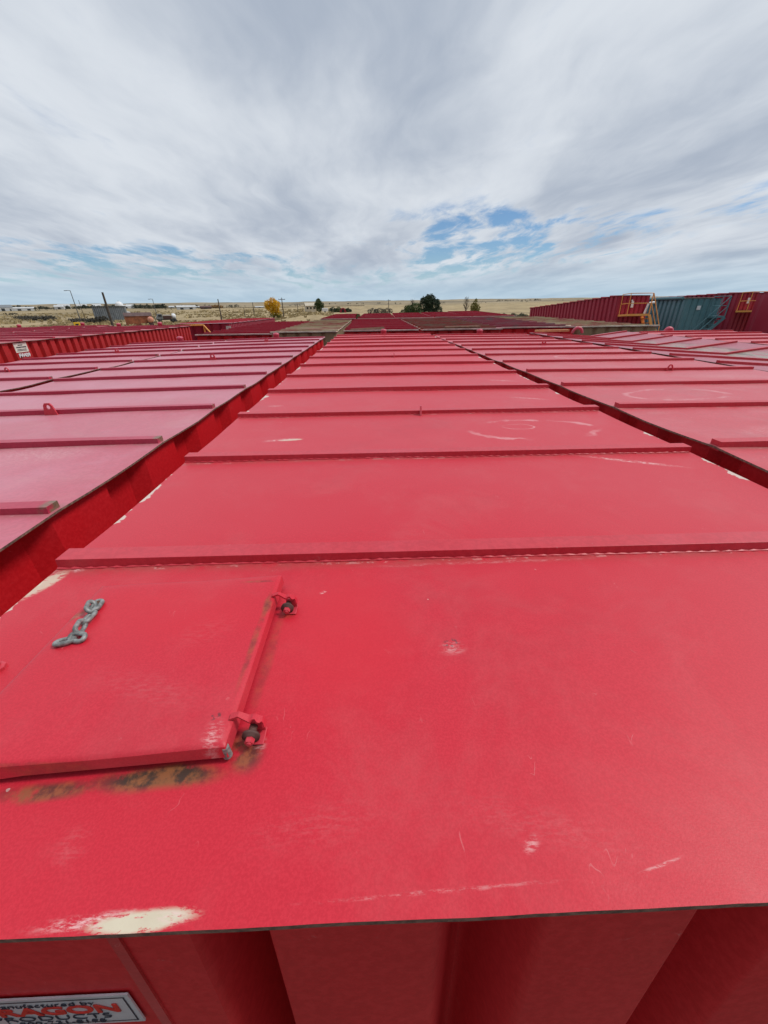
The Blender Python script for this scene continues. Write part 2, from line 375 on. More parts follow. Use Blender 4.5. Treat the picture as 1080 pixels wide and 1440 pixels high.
M['white_metal'] = simple('white painted metal', (.74, .75, .76), .5, 0, .08, 2)
M['far_white'] = simple('weathered white sheet metal', (.52, .53, .53), .6, 0, .12, .3)
M['grey_metal'] = simple('grey corrugated sheet', (.19, .205, .215), .55, .2, .2, 1)
M['wood'] = simple('weathered pole wood', (.075, .058, .045), .85, 0, .35, 5)
M['pole_metal'] = simple('grey pole steel', (.13, .135, .14), .6, .3, .2, 5)
M['bark'] = simple('bark', (.11, .085, .065), .9, 0, .35, 8)
M['shed_brown'] = simple('rusty orange container paint', (.33, .11, .05), .7, 0, .35, 1)
M['shed_roof'] = simple('dark brown roof sheet', (.10, .055, .05), .7, 0, .3, 1)
M['salmon'] = simple('salmon paint', (.62, .26, .17), .6, 0, .15, 2)
M['beige'] = simple('beige siding', (.52, .46, .36), .7, 0, .12, 1)
M['glass'] = simple('dark window glass', (.03, .035, .04), .15, 0, .2, 1)
M['yellow'] = simple('yellow sign paint', (.85, .52, .02), .5, 0, .1, 3)
M['tyre'] = simple('tyre rubber', (.02, .02, .02), .8, 0, .3, 5)
M['rust'] = simple('rust brown steel', (.13, .055, .03), .85, 0, .4, 12)
M['plank'] = simple('orange plank', (.62, .30, .13), .7, 0, .25, 9)

# ------------------------------------------------------------------ tanks
def corr_line(x0, x1, period, depth, cov=.55, slope=.12, shift=None):
    """trapezoid corrugation along a line: list of (t, inset)."""
    if shift is None:
        n = max(1, round((x1 - x0) / period)); p = (x1 - x0) / n; cs = [x0 + (i + .5) * p for i in range(n)]
    else:
        p = period; k0 = math.ceil((x0 - shift) / p + .5 * cov + slope); cs = []
        while shift + k0 * p + (cov / 2 + slope) * p < x1: cs.append(shift + k0 * p); k0 += 1
    a, b = cov / 2 * p, (cov / 2 + slope) * p
    pts = [(x0, depth)]
    for c in cs: pts += [(c - b, depth), (c - a, 0), (c + a, 0), (c + b, depth)]
    pts.append((x1, depth))
    return pts
def soft_line(x0, x1, panels, depth):
    """pressed panels with rounded shoulders: list of (t, inset)."""
    pts = []
    def ramp(a, b, d0, d1):
        for i in range(1, 13):
            t = i / 12; pts.append((a + (b - a) * t, d0 + (d1 - d0) * t * t * (3 - 2 * t)))
    pts.append((x0, 0)); prev = None
    for k_, (a, b) in enumerate(panels):
        if prev is not None:
            mid_ = prev + (a - prev) * (.6 if a > -.2 else .4); ramp(prev, mid_, 0, depth); ramp(mid_, a, depth, 0)
        elif a > x0: pts.append((a, 0))
        pts.append((b, 0)); prev = b
    if prev < x1: pts.append((x1, 0))
    return pts

TANKS = {}
def tank(key, label, X0, Yf, z0, yaw=0., sl=-.0084, rl=0., W=3.807, L=17.35, roof='roof_red', rib='rib', wall='wall', rib0=1.194, pitch=1.31, nrib=13,
         side_p=.6, end_p=.59, vee=0., vee_at=.5, lugs=(), lug_u=.5, cap=True, cap_x=0., trim=None, group='red steel tanks parked in rows', seed=1, hero=False,
         base_z=0., nx=18, wall_h=None, over=.055, sag=.009, dep_s=.075, rib_h=.040):
    W, L = W * S, L * S
    ex = Vector((math.cos(yaw), -math.sin(yaw), rl)); ey = Vector((math.sin(yaw), math.cos(yaw), sl))
    ex.normalize(); ey = (ey - ex * ex.dot(ey)).normalized(); ez = ex.cross(ey)
    P = Vector((X0 * S, Yf * S, CZ + z0 * S)) + ex * (W / 2)
    H = P.z - base_z
    root = empty('storage_tank', (0, 0, 0)); TANKS[key] = root
    Mx = Matrix((ex, ey, ez)).transposed().to_4x4(); Mx.translation = P - ez * H
    root.matrix_world = Mx; root.rotation_mode = 'XYZ'
    tag(root, label, 'steel tank', group)
    rnd = random.Random(seed)
    hw = W / 2; ov = over * S
    ribs = [(rib0 + i * pitch) * S for i in range(nrib)]; ribs = [y for y in ribs if y < L - .05]
    def vz(x):
        if not vee: return 0.
        u = (x + hw) / W
        return -vee * S * (u / vee_at if u < vee_at else (1 - u) / (1 - vee_at))
    # roof sheet -------------------------------------------------------------
    knots = [0.] + ribs + [L]; ys = []
    for a, b in zip(knots[:-1], knots[1:]):
        nn = 12 if hero else 5
        ys += [a + (b - a) * i / nn for i in range(nn)]
    ys.append(L)
    amps = {}
    def rz(x, y):
        k = 0
        while k < len(knots) - 2 and y > knots[k + 1]: k += 1
        t = (y - knots[k]) / (knots[k + 1] - knots[k])
        key2 = k
        if key2 not in amps: amps[key2] = (rnd.uniform(.4, 1.3), rnd.uniform(-.5, .5), rnd.uniform(0, 6.28))
        a, c, ph = amps[key2]
        u = 2 * x / W
        bow = math.sin(math.pi * t)
        if k == 0 and hero: bow *= .35
        d = -sag * bow * (a * (.35 + .65 * abs(u) ** 3) + c * .5 * math.sin(3.1 * u + ph))
        q = mn.noise(Vector((x * 2.1, y * 2.6, seed * 3.3))) * .0045 + mn.noise(Vector((x * 5.3, y * 5.1, seed * 1.3))) * .0014
        if hero and y < 1e-6: q += .004 * mn.noise(Vector((x * 7., 0, 5.))) + .0018 * mn.noise(Vector((x * 31., 0, 2.)))
        return d + vz(x) + q * (1 if y < L * .6 or not hero else .6)
    xs = [-hw + W * i / nx for i in range(nx + 1)]
    if vee: xs.append(-hw + W * vee_at); xs = sorted(set(xs))
    m = MB(); th = .011 if hero else .0085; NX = len(xs)
    vs = [(x, y, H + rz(x, y)) for y in ys for x in xs]; nv = len(vs)
    fs = [(j * NX + i, j * NX + i + 1, (j + 1) * NX + i + 1, (j + 1) * NX + i) for j in range(len(ys) - 1) for i in range(NX - 1)]
    m.add(vs, fs, 0, True)
    vb = [(x, y, z - th) for x, y, z in vs]
    m.add(vb, [f[::-1] for f in fs], 0, True)
    NY = len(ys)
    def skirt(idx):
        for a, b in zip(idx[:-1], idx[1:]):
            m.add([vs[a], vb[a], vb[b], vs[b]], [(0, 1, 2, 3)], 1)
    skirt(list(range(NX))); skirt([(NY - 1) * NX + i for i in range(NX)][::-1])
    skirt([j * NX for j in range(NY)][::-1]); skirt([j * NX + NX - 1 for j in range(NY)])
    m.build('roof', [M[roof], M['rusty_edge']], root)
    # corrugated body ---------------------------------------------------------
    dep = dep_s * S; dep_e = (.26 if hero else .10) * S
    slant = .075 if hero else 0.
    top = []
    if hero: fl = soft_line(-hw + ov, hw - ov, [((a - CXM) * S, (b - CXM) * S) for a, b in ((-1.34, -.43), (-.25, .10), (.37, .69), (.95, 1.29), (1.55, 1.88), (2.10, 2.32))], dep_e)
    else: fl = corr_line(-hw + ov, hw - ov, end_p * S, dep_e, .58, .17)
    for t, d in fl: top.append((t, ov + d, 1))
    for t, d in corr_line(ov, L - ov, side_p * S, dep * .8, .5, .12)[1:]: top.append((hw - ov - d, t, 0))
    for t, d in fl[::-1][1:]: top.append((t, L - ov - d, 0))
    for t, d in corr_line(ov, L - ov, side_p * S, dep * .8, .5, .12)[::-1][1:-1]: top.append((-hw + ov + d, t, 0))
    hb = wall_h * S if wall_h else H - .12
    m = MB(); k = len(top)
    vs = [(x, y, H - th - .012 + min(0, vz(x)) * 1.0) for x, y, s_ in top] + [(x, y - (slant * hb if s_ else 0), H - hb) for x, y, s_ in top]
    m.add(vs, [(i, k + i, k + (i + 1) % k, (i + 1) % k) for i in range(k)], 0, hero)
    m.add(vs[k:], [tuple(range(k))[::-1]])
    bo = m.build('body', M[wall], root)
    if hero:
        em_ = bo.modifiers.new('edges', 'EDGE_SPLIT'); em_.split_angle = R(35)
    m = MB()
    for sx in (-1, 1): m.box(sx * (hw - .25) - .08, sx * (hw - .25) + .08, .1, L - .1, 0, H - hb - .003)
    m.build('skid', M['dark'], root)
    # ribs ---------------------------------------------------------------------
    rh, rw = rib_h * S, .095 * S
    for y in ribs:
        m = MB(); e = hw - (.002 if hero else .014)
        if vee: segs = [(-e, -hw + W * vee_at), (-hw + W * vee_at, e)]
        else:
            q = [-e + 2 * e * i / 6 for i in range(7)]; segs = list(zip(q[:-1], q[1:]))
        j = rnd.uniform(-.010, .010); bow = rnd.uniform(-.002, .010)
        ring = []
        for x in sorted({p for s_ in segs for p in s_}):
            u = x / hw; zc = H + vz(x) + bow * (1 - u * u) + .0015; dy = j * u
            ring.append([(x, y - rw / 2 + dy, zc - .02), (x, y - rw / 2 + dy + .003, zc + rh), (x, y + rw / 2 + dy, zc + rh), (x, y + rw / 2 + dy, zc - .02)])
        vs = [v for rg in ring for v in rg]; n_ = len(ring)
        fs = [(i * 4 + a, (i + 1) * 4 + a, (i + 1) * 4 + (a + 1) % 4, i * 4 + (a + 1) % 4) for i in range(n_ - 1) for a in range(4)]
        fs += [(0, 1, 2, 3), tuple(4 * (n_ - 1) + a for a in (3, 2, 1, 0))]
        m.add(vs, fs)
        if hero and y < 5:
            wp = []; x = -e
            while x < e:
                u = x / hw; wp.append((x, y - rw / 2 + j * u - .001, H + rz(x, y) + bow * (1 - u * u) * .3 + .001)); x += .012
            m.tube(wp, [.0035 + .0016 * math.sin(i_ * 1.9) + rnd.uniform(-.0008, .0012) for i_ in range(len(wp))], 5)
        m.build('roof_rib', M[rib], root, bevel=.004 if hero else 0)
    # lifting lugs ---------------------------------------------------------------
    for ri, kind in lugs:
        if ri >= len(ribs): continue
        y = ribs[ri] - rw / 2; x = -hw + W * lug_u; m = MB()
        if kind == 'plate':     # plate standing along the tank
            m.add([(x - .005 + dx_, y + a, H + b) for dx_ in (0, .010) for a, b in ((-.055, -.004), (.0, -.004), (.0, .06), (-.02, .06))],
                  [(0, 3, 2, 1), (4, 5, 6, 7), (0, 1, 5, 4), (1, 2, 6, 5), (2, 3, 7, 6), (3, 0, 4, 7)])
        elif kind == 'loop':
            m.tube([(x + .03 * math.cos(a), y - .012, H - .01 + .070 * math.sin(a)) for a in [math.pi * i / 10 for i in range(11)]], .008, 8)
        else:                   # tapered pad eye with a hole, facing across
            prof = [(-.05, -.004), (.05, -.004), (.032, .07), (.018, .088), (-.018, .088), (-.032, .07)]
            hole_ = [(.017 * math.cos(a), .058 + .017 * math.sin(a)) for a in [2 * math.pi * i / 12 for i in range(12)]]
            for yy, fl_ in ((-.016, 1), (-.004, -1)):
                vs = [(x + a, y + yy, H + b) for a, b in prof] + [(x + a, y + yy, H + b) for a, b in hole_]
                # outer point nearest for every hole point
                near = lambda h: min(range(6), key=lambda i_: math.atan2(0, 1) + (prof[i_][0] - h[0] * 3) ** 2 + (prof[i_][1] - (.058 + (h[1] - .058) * 3)) ** 2)
                fs = []
                nn = [near(h) for h in hole_]
                for i_ in range(12):
                    k2 = (i_ + 1) % 12; a, b = nn[i_], nn[k2]
                    fs.append((6 + i_, 6 + k2, b, a) if a != b else (6 + i_, 6 + k2, a))
                fs = [f if fl_ > 0 else f[::-1] for f in fs]
                m.add(vs, fs)
            ed = [(x + a, y + d, H + b) for d in (-.016, -.004) for a, b in prof]
            m.add(ed, [(i_, (i_ + 1) % 6, 6 + (i_ + 1) % 6, 6 + i_) for i_ in range(6)])
            he = [(x + a, y + d, H + b) for d in (-.016, -.004) for a, b in hole_]
            m.add(he, [(i_, 12 + i_, 12 + (i_ + 1) % 12, (i_ + 1) % 12) for i_ in range(12)])
        m.build('lifting_lug', M['lug'], root)
    if cap:    # round capped vent pipe at the far end
        m = MB(); x = cap_x; y = L - .12
        if cap == 'ring':
            m.tube([(x + .13 * math.cos(a), y, H - .03 + .13 * math.sin(a)) for a in [math.pi * i / 14 for i in range(15)]], .035, 10)
        elif cap == 'ball':
            m.tube([(x + .08 * math.cos(a), y, H - .03 + .10 * math.sin(a)) for a in [math.pi * i / 14 for i in range(15)]], .06, 10)
        else:
            m.lathe((x, y, H - .02), [(.075, 0), (.075, .10), (.082, .105), (.082, .125), (.06, .15), (.02, .158)], 18)
        m.build('vent_pipe', M['cap'], root)
    if trim:
        m = MB(); m.box(-hw + .02, hw - .02, -.012, .06, H + .004, H + .035)
        m.build('edge_trim', M[trim], root)
    root['roof_height'] = H
    return root, H, W, L

# near row ---------------------------------------------------------------
C, HC, WC, LC = tank('C', 'nearest red tank, filling the foreground, with square chained hatch on its roof', -1.414, .263, -1.0022, yaw=0., sl=-.0084,
    roof='roof_near', wall='wall_shade', hero=True, lugs=((2, 'plate'), (6, 'plate'), (11, 'plate')), seed=11, nx=90, over=.06, sag=.008)
tank('L1', 'chalky pink-red tank just left of the hatch tank, across a narrow gap', -5.716 - .0075, -.397, -1.111, .003, -.006, .015, roof='roof_pink', rib='rib_pink',
     lugs=((3, 'eye'), (7, 'eye'), (11, 'eye')), seed=12, side_p=1.06, wall='wall', dep_s=.13)
tank('L2', 'weathered pink-red tank between the chalky pink tank and the long bright red wall', -9.762 - .14, -.02, -1.16, .018, -.009, .017, roof='roof_pink', rib='rib_pink',
     lugs=((6, 'loop'), (9, 'eye')), seed=13)
tank('R1', 'rose-red tank just right of the hatch tank, beyond the black gap', 2.51, .167, -.929, .002, -.015, -.005, roof='roof_red', lugs=((4, 'loop'), (8, 'eye')), seed=14, lug_u=.62)
tank('R2', 'dusty mauve tank whose roof sags into a dirt-filled valley', 6.581, -.178, -1.018, -.007, -.007, .001, roof='roof_dirty', vee=.17, vee_at=.63, sag=.004, lugs=((5, 'eye'),), cap='ring', seed=15)
tank('R3', 'pink-red tank in front of the teal tank, right of the sagging dusty roof', 10.55, -.174, -.99, .013, -.011, 0, roof='roof_red', lugs=((9, 'eye'),), cap='ball', cap_x=-.36, seed=16, lug_u=.6)
tank('L3', 'tank showing a long bright red ribbed wall with a white number placard', -13.4, 7.35, -.765, 0., -.0128, -.003, W=3.26, dep_s=.11, L=17.0, roof='roof_dull', rib='rib_pink', wall='wall_bright', side_p=.36,
     seed=17, trim=None)
tank('L4', 'dull red tank right behind the long bright red ribbed wall', -17.4, 9.5, -.95, 0., -.0085, 0, roof='roof_dull', rib='rib_pink', seed=18)
tank('L5', 'dull red tank second from the field at far left', -21.4, 12.3, -.97, 0., -.0085, 0, roof='roof_dull', rib='rib_pink', seed=19)
tank('L6', 'outermost dull red tank at the left, along the dry field', -25.4, 12.0, -1.02, 0., -.0085, 0, roof='roof_dull', rib='rib_pink', seed=20)
# second row -------------------------------------------------------------
G2 = 'red steel tanks parked in rows'
tank('B0', 'ribbed crimson tank with orange end railing, beyond the long bright red wall', -13.7, 30., -1.10, -.035, -.0125, 0, roof='roof_pink', wall='wall_crimson', side_p=.42, dep_s=.11, seed=21, cap=False)
tank('B1', 'low dark red tank left of the tan dusty roof', -8.7, 21., -1.30, 0, -.004, 0, W=3.8, L=16.5, roof='roof_dull', rib='rib_dull', seed=22, trim='trim', rib_h=.085, cap=False)
tank('B2', 'tan dust-covered tank with pale front lip and tan side wall', -4.72, 19.75, -1.16, 0, -.003, 0, W=3.1, L=16.3, roof='roof_tan', rib='roof_tan', wall='wall_tan', seed=23, trim='trim_white', cap=False)
tank('B3', 'plain dull red tank straight beyond the far end of the hatch tank', -1.36, 20.1, -1.17, 0, -.002, 0, W=3.62, L=15.5, roof='roof_dull', rib='rib_dull', seed=24, trim='trim', rib_h=.085, cap=False)
tank('B4', 'rusty brown roofed tank with bright red and black front face', 2.43, 20.1, -1.17, 0, -.002, 0, W=3.85, L=15.3, roof='roof_brown', rib='roof_brown', wall='wall_bright', end_p=.62, seed=25, trim='trim', rib_h=.085, cap=False)
tank('B5', 'plum coloured tank right of the rusty brown roof', 6.42, 20.9, -1.18, 0, -.002, 0, W=3.75, L=15.9, roof='roof_purple', rib='roof_purple', wall='wall', end_p=.62, seed=26, trim='trim', rib_h=.085, cap=False)
tank('B6', 'tan dust-covered tank with olive front, before the tall crimson tank', 10.32, 20.6, -1.17, 0, -.002, 0, W=3.9, L=16.2, roof='roof_tan', rib='roof_tan', wall='wall_tan', end_p=.62, seed=27, trim='trim_white', cap=False)
# third row ---------------------------------------------------------------
tank('C3', 'third-row red tank right beyond the tan dusty roof', -4.5, 37.6, -1.2, 0, -.002, 0, W=3.1, roof='roof_dull', rib='rib_dull', seed=31, rib_h=.085, cap=False, trim='trim')
tank('C4', 'third-row red tank straight behind the plain dull red one', -1.25, 37.0, -1.2, .02, -.001, 0, W=3.3, roof='roof_dull', rib='rib_dull', seed=32, rib_h=.085, cap=False, trim='trim')
tank('C5', 'third-row red tank in front of the dark evergreen', 2.1, 37.0, -1.19, .03, 0, 0, W=3.3, roof='roof_dull', rib='rib_dull', seed=33, rib_h=.085, cap=False, trim='trim')
tank('C6', 'third-row red tank right behind the rusty brown roof', 5.55, 37.5, -1.18, .045, 0, 0, W=3.3, roof='roof_dull', rib='rib_dull', seed=34, rib_h=.085, cap=False, trim='trim')
tank('C7', 'third-row dull red tank before the yellow-green tree', 9.0, 37.9, -1.18, .06, .001, 0, W=3.9, L=20, nrib=15, roof='roof_dull', rib='rib_dull', seed=35, rib_h=.085, cap=False, trim='trim')

# --- L3 placard -----------------------------------------------------------
t3 = TANKS['L3']; h3 = t3['roof_height']; w3 = 3.26 * S
Mrot = Matrix(((0, 0, 1, 0), (1, 0, 0, 0), (0, 1, 0, 0), (0, 0, 0, 1)))     # text faces +x
yy = (12.18 - 7.35) * S; xw = w3 / 2 - .055 * S + .004
m = MB(); m.box(xw - .03, xw, yy, yy + .30, h3 - .19, h3 - .03)
pl_ = m.build('placard', M['paper'], t3)
def on_wall(y, z): 
    T = Matrix.Translation((xw + .003, y, z)); return T @ Mrot
rp = random.Random(4); m = MB()      # lines of print too small to read
for z_, a0_, a1_, hh_ in ((.075, .09, .20, .016), (.112, .04, .27, .020), (.145, .05, .25, .010), (.165, .03, .26, .010)):
    y_ = yy + a0_
    while y_ < yy + a1_:
        w_ = rp.uniform(.008, .022); m.box(xw - .001, xw + .003, y_, min(y_ + w_, yy + a1_), h3 - z_, h3 - z_ + hh_); y_ += w_ + .006
m.build('print_lines', M['ink'], pl_)
m = MB(); m.box(xw - .03, xw - .004, yy + .045, yy + .275, h3 - .30, h3 - .198)
p2_ = m.build('number_panel', M['wall_bright'], t3)
text_mesh('lettering', 'FW439', .088, M['white_metal'], p2_, on_wall(yy + .03, h3 - .272), .004)

# --- hatch on the near tank --------------------------------------------------
def L2(x, y): return ((x - CXM) * S, (y - CYF) * S)
hx0, hx1, hy0, hy1, hz = -1.075, -.385, .545, 1.228, .060
cxh, cyh = L2((hx0 + hx1) / 2, (hy0 + hy1) / 2); hwx, hwy = (hx1 - hx0) * S / 2, (hy1 - hy0) * S / 2
hatch = bpy.data.objects.new('hatch', None)
m = MB(); n = 14
def hz_f(u, v):     # lid surface, gently crowned and dented, rounded lips
    e = max(abs(u), abs(v)); z = hz * S
    z += .003 * (1 - u * u) * (1 - v * v) + .0015 * math.sin(4 * u + 1) * math.cos(3 * v)
    return z
us = [-1, -.985, -.96] + [-.9 + 1.8 * i / n for i in range(n + 1)] + [.96, .985, 1]
def lip(u):
    a = abs(u); return 0 if a < .955 else (.0010 if a < .97 else (.0022 if a < .99 else .0055))
vs = [(u * hwx + .012 * v * 0, v * hwy + .012 * u, hz_f(u, v) - max(lip(u), lip(v))) for v in us for u in us]
k = len(us)
fs = [(j * k + i, j * k + i + 1, (j + 1) * k + i + 1, (j + 1) * k + i) for j in range(k - 1) for i in range(k - 1)]
m.add(vs, fs, 0, True)
per = [i for i in range(k)] + [j * k + k - 1 for j in range(1, k)] + [(k - 1) * k + i for i in range(k - 2, -1, -1)] + [j * k for j in range(k - 2, 0, -1)]
pv = [vs[i] for i in per]; kk = len(pv)
def low(p):
    z = .012
    if p[0] < -hwx * .5: z = .009
    return (p[0] * 1.012, p[1] * 1.012, z)
m.add(pv + [low(p) for p in pv], [(i, kk + i, kk + (i + 1) % kk, (i + 1) % kk) for i in range(kk)], 0, True)
HM = [(.200, -.195, .022, .04, 0, 'scuff', .5), (.195, -.16, .012, .012, 0, 'pit', .7), (.05, -.10, .16, .04, 6, 'scuff', .06), (-.215, .10, .03, .012, R(40), 'rust', .8),
      (-.20, .10, .04, .012, 0, 'scuff', .3), (.215, .12, .012, .035, 0, 'rust', .7), (.213, .03, .008, .16, 0, 'rust', .55), (.10, .04, .10, .06, R(30), 'scuff', .06), (.17, .205, .05, .006, 0, 'rust', .5),
      (-.02, .10, .3, .12, 0, 'redder', .35), (.0, -.226, .22, .004, 0, 'rust', .35)]
M['lid'] = paint('red hatch paint', base=(.56, .010, .028), chalk_amt=.08, spec=.36, marks=HM, fine=True, seed=0)
lid = m.build('hatch', M['lid'], C, loc=(cxh, cyh, HC))
bpy.data.objects.remove(hatch)
m = MB(); m.box(hwx - .012, hwx + .003, -hwy - .006, -hwy + .008, .014, .028)
# bare steel worn corner
m = MB(); m.tube([(hwx - .002, -hwy + .004 + .012, .006), (hwx - .002, -hwy + .004 + .012, .030)], [.0075, .0060], 10)
m.build('worn_corner', M['galv'], lid)
for (px_, py_) in ((-.336, 1.105), (-.338, .625)):
    ax, ay = L2(px_, py_); ax -= cxh; ay -= cyh
    zc = .0165; r_ = .013
    m = MB()     # strap leaving the lid and curling over the pin
    arc = [(ax - .036, .0385), (ax - .022, .0405)] + [(ax + (r_ + .004) * math.cos(a), zc + (r_ + .004) * math.sin(a)) for a in [R(112 - i * 12) for i in range(11)]]
    ya, yb = ay + .002, ay + .014; t = .004; vs = []
    for i, (x, z) in enumerate(arc):
        if i < 3: nx_, nz_ = 0, 1
        else:
            nx_, nz_ = (x - ax) / (r_ + .004), (z - zc) / (r_ + .004)
        wob_ = .0012 * math.sin(i * 1.7)
        vs += [(x, ya + wob_ * 2, z + wob_), (x, yb, z + wob_), (x + nx_ * t, yb, z + nz_ * t + wob_), (x + nx_ * t, ya + wob_ * 2, z + nz_ * t + wob_)]
    nn = len(arc)
    fs = [(i * 4 + a, i * 4 + (a + 1) % 4, (i + 1) * 4 + (a + 1) % 4, (i + 1) * 4 + a) for i in range(nn - 1) for a in range(4)]
    fs += [(3, 2, 1, 0), tuple((nn - 1) * 4 + a for a in range(4))]
    m.add(vs, fs); m.build('hinge_strap', M['lid'], lid)
    m = MB(); m.box(ax - .006, ax + .019, ay + .006, ay + .012, .001, zc + .010); m.box(ax - .006, ax + .020, ay - .018, ay + .012, .0008, .004)
    m.build('hinge_plate', M['lug'], lid, bevel=.0012)
    m = MB(); m.lathe((ax, ay - .010, zc), [(.0150, 0), (.0150, .004), (.0115, .0045), (.0115, .007)], 20, 0, 'Y'); m.lathe((ax, ay + .006, zc), [(.007, 0), (.007, .016)], 12, 0, 'Y')
    m.build('hinge_washer', M['dark'], lid)
    m = MB(); m.lathe((ax, ay - .0172, zc), [(.0082, 0), (.0082, .006), (.0070, .008)], 6, 0, 'Y'); m.lathe((ax, ay - .023, zc), [(.0045, 0), (.0045, .004)], 12, 0, 'Y')
    m.build('hinge_bolt', M['lug'], lid)
# chain: links of bent bar, lying on the lid
def link(m, c, d, nrm, ln=.043, wd=.0265, r=.0049):
    c, d, nrm = Vector(c), Vector(d).normalized(), Vector(nrm).normalized(); s_ = nrm.cross(d).normalized()
    pts = []; hl = (ln - wd) / 2; rr = wd / 2 - r
    for i in range(9): a = -math.pi / 2 + math.pi * i / 8; pts.append(c + d * (hl + rr * math.cos(a)) + s_ * rr * math.sin(a))
    for i in range(9): a = math.pi / 2 + math.pi * i / 8; pts.append(c + d * (-hl + rr * math.cos(a)) + s_ * rr * math.sin(a))
    m.tube(pts, r, 8, 0, True)
def LH(x, y): a, b = L2(x, y); return a - cxh, b - cyh
zt = hz * S + .004
m = MB()
a0 = LH(-1.010, 1.085); a1 = LH(-.985, .925)
dd = Vector((a1[0] - a0[0], a1[1] - a0[1], 0)); dn = dd.normalized(); 
specs = [(.03, (0, .1, 1), .009, 0, 0), (.13, (.75, .2, .65), .015, .18, .005), (.42, (-.35, .1, .9), .009, -.2, -.002), (.72, (.9, .25, .4), .012, .05, 0),
         (.99, (.2, -.35, .9), .009, 1.2, -.006), (1.04, (.0, .25, 1), .007, 1.75, .016)]
for t_, nr, zz, tw, off in specs:
    p = Vector((a0[0], a0[1], zt - .002)) + dd * t_ + Vector((-dn.y, dn.x, 0)) * off * -1; p.z += zz - .004
    d2 = Matrix.Rotation(tw, 3, 'Z') @ dn
    link(m, p, d2, nr)
m.build('chain', M['galv'], lid)
m = MB(); m.lathe((a0[0] - .004, a0[1] + .006, zt - .004), [(.013, 0), (.012, .006), (.006, .010)], 12); m.build('weld_nut', M['rust'], lid)
# small latch stud at the far left of the roof
sx_, sy_ = L2(-1.22, .875)
m = MB(); m.lathe((sx_, sy_, HC - .004), [(.016, 0), (.016, .008), (.009, .010), (.009, .022), (.006, .025)], 8)
m.build('latch_stud', M['lug'], C)

# --- maker's plate on the near end wall -------------------------------------------
ovC = .06 * S
slC = .075
def wallp(x, zdrop, out=.0015):   # on the slanted outer panels of the end wall, tank local
    return Vector(((x - CXM) * S, ovC - slC * zdrop * S - out, HC - zdrop * S))
xr, xl, zt_, zb_ = -.632, -1.065, .462, .628
m = MB(); a, b, c, d = wallp(xl, zt_), wallp(xr, zt_), wallp(xr, zb_), wallp(xl, zb_)
nrm = (b - a).cross(d - a).normalized() * .0025
if nrm.y > 0: nrm = -nrm
m.add([a, b, c, d, a + nrm, b + nrm, c + nrm, d + nrm], [(3, 2, 1, 0)[::-1], (4, 5, 6, 7)[::-1], (0, 1, 5, 4), (1, 2, 6, 5), (2, 3, 7, 6), (3, 0, 4, 7)])
plate = m.build('name_plate', M['plate'], C)
ang = math.atan(slC)
ey_ = (a - d).normalized(); exx = Vector((1, 0, 0)); ezz = exx.cross(ey_)
def pm(x, zdrop): 
    T = Matrix((exx, ey_, ezz)).transposed().to_4x4(); T.translation = wallp(x, zdrop) + nrm * 1.15 + ezz * .0006; return T
pw_ = (xr - xl) * S
def border(i0, t):
    m = MB(); u0, u1, v0, v1 = xl + i0, xr - i0, zt_ + i0, zb_ - i0
    for (x0, x1, z0, z1) in ((u0, u1, v0, v0 + t), (u0, u1, v1 - t, v1), (u0, u0 + t, v0 + t, v1 - t), (u1 - t, u1, v0 + t, v1 - t)):
        q = [wallp(x0, z0) + nrm * 1.2, wallp(x1, z0) + nrm * 1.2, wallp(x1, z1) + nrm * 1.2, wallp(x0, z1) + nrm * 1.2]
        m.add(q, [(0, 3, 2, 1)])
    return m
border(.012, .004).build('plate_border', M['ink'], plate)
xm = (xl + xr) / 2
text_mesh('lettering', 'Manufactured by', .0190, M['ink'], plate, pm(xm + .0, .504), -.0005, 'CENTER', 1.3)
text_mesh('lettering', 'DRAGON', .041, M['red_ink'], plate, pm(xm, .551), .0009, 'CENTER', 1.32)
text_mesh('lettering', 'PRODUCTS', .0265, M['ink'], plate, pm(xm, .586), -.0007, 'CENTER', 1.42)
text_mesh('lettering', '1-800-731-8198', .0195, M['ink'], plate, pm(xm, .6135), -.0005, 'CENTER', 1.3)

m = MB()
a, b = wallp(-.600, .12, .002), wallp(-.575, .12, .002); c, d = wallp(-.575, 2.2, .002), wallp(-.600, 2.2, .002); q_ = Vector((0, .004, 0))
m.add([a, b, c, d, a + q_, b + q_, c + q_, d + q_], [(0, 3, 2, 1), (0, 1, 5, 4), (1, 2, 6, 5), (2, 3, 7, 6), (3, 0, 4, 7)])
m.build('weld_seam', M['wall_bright'], C)
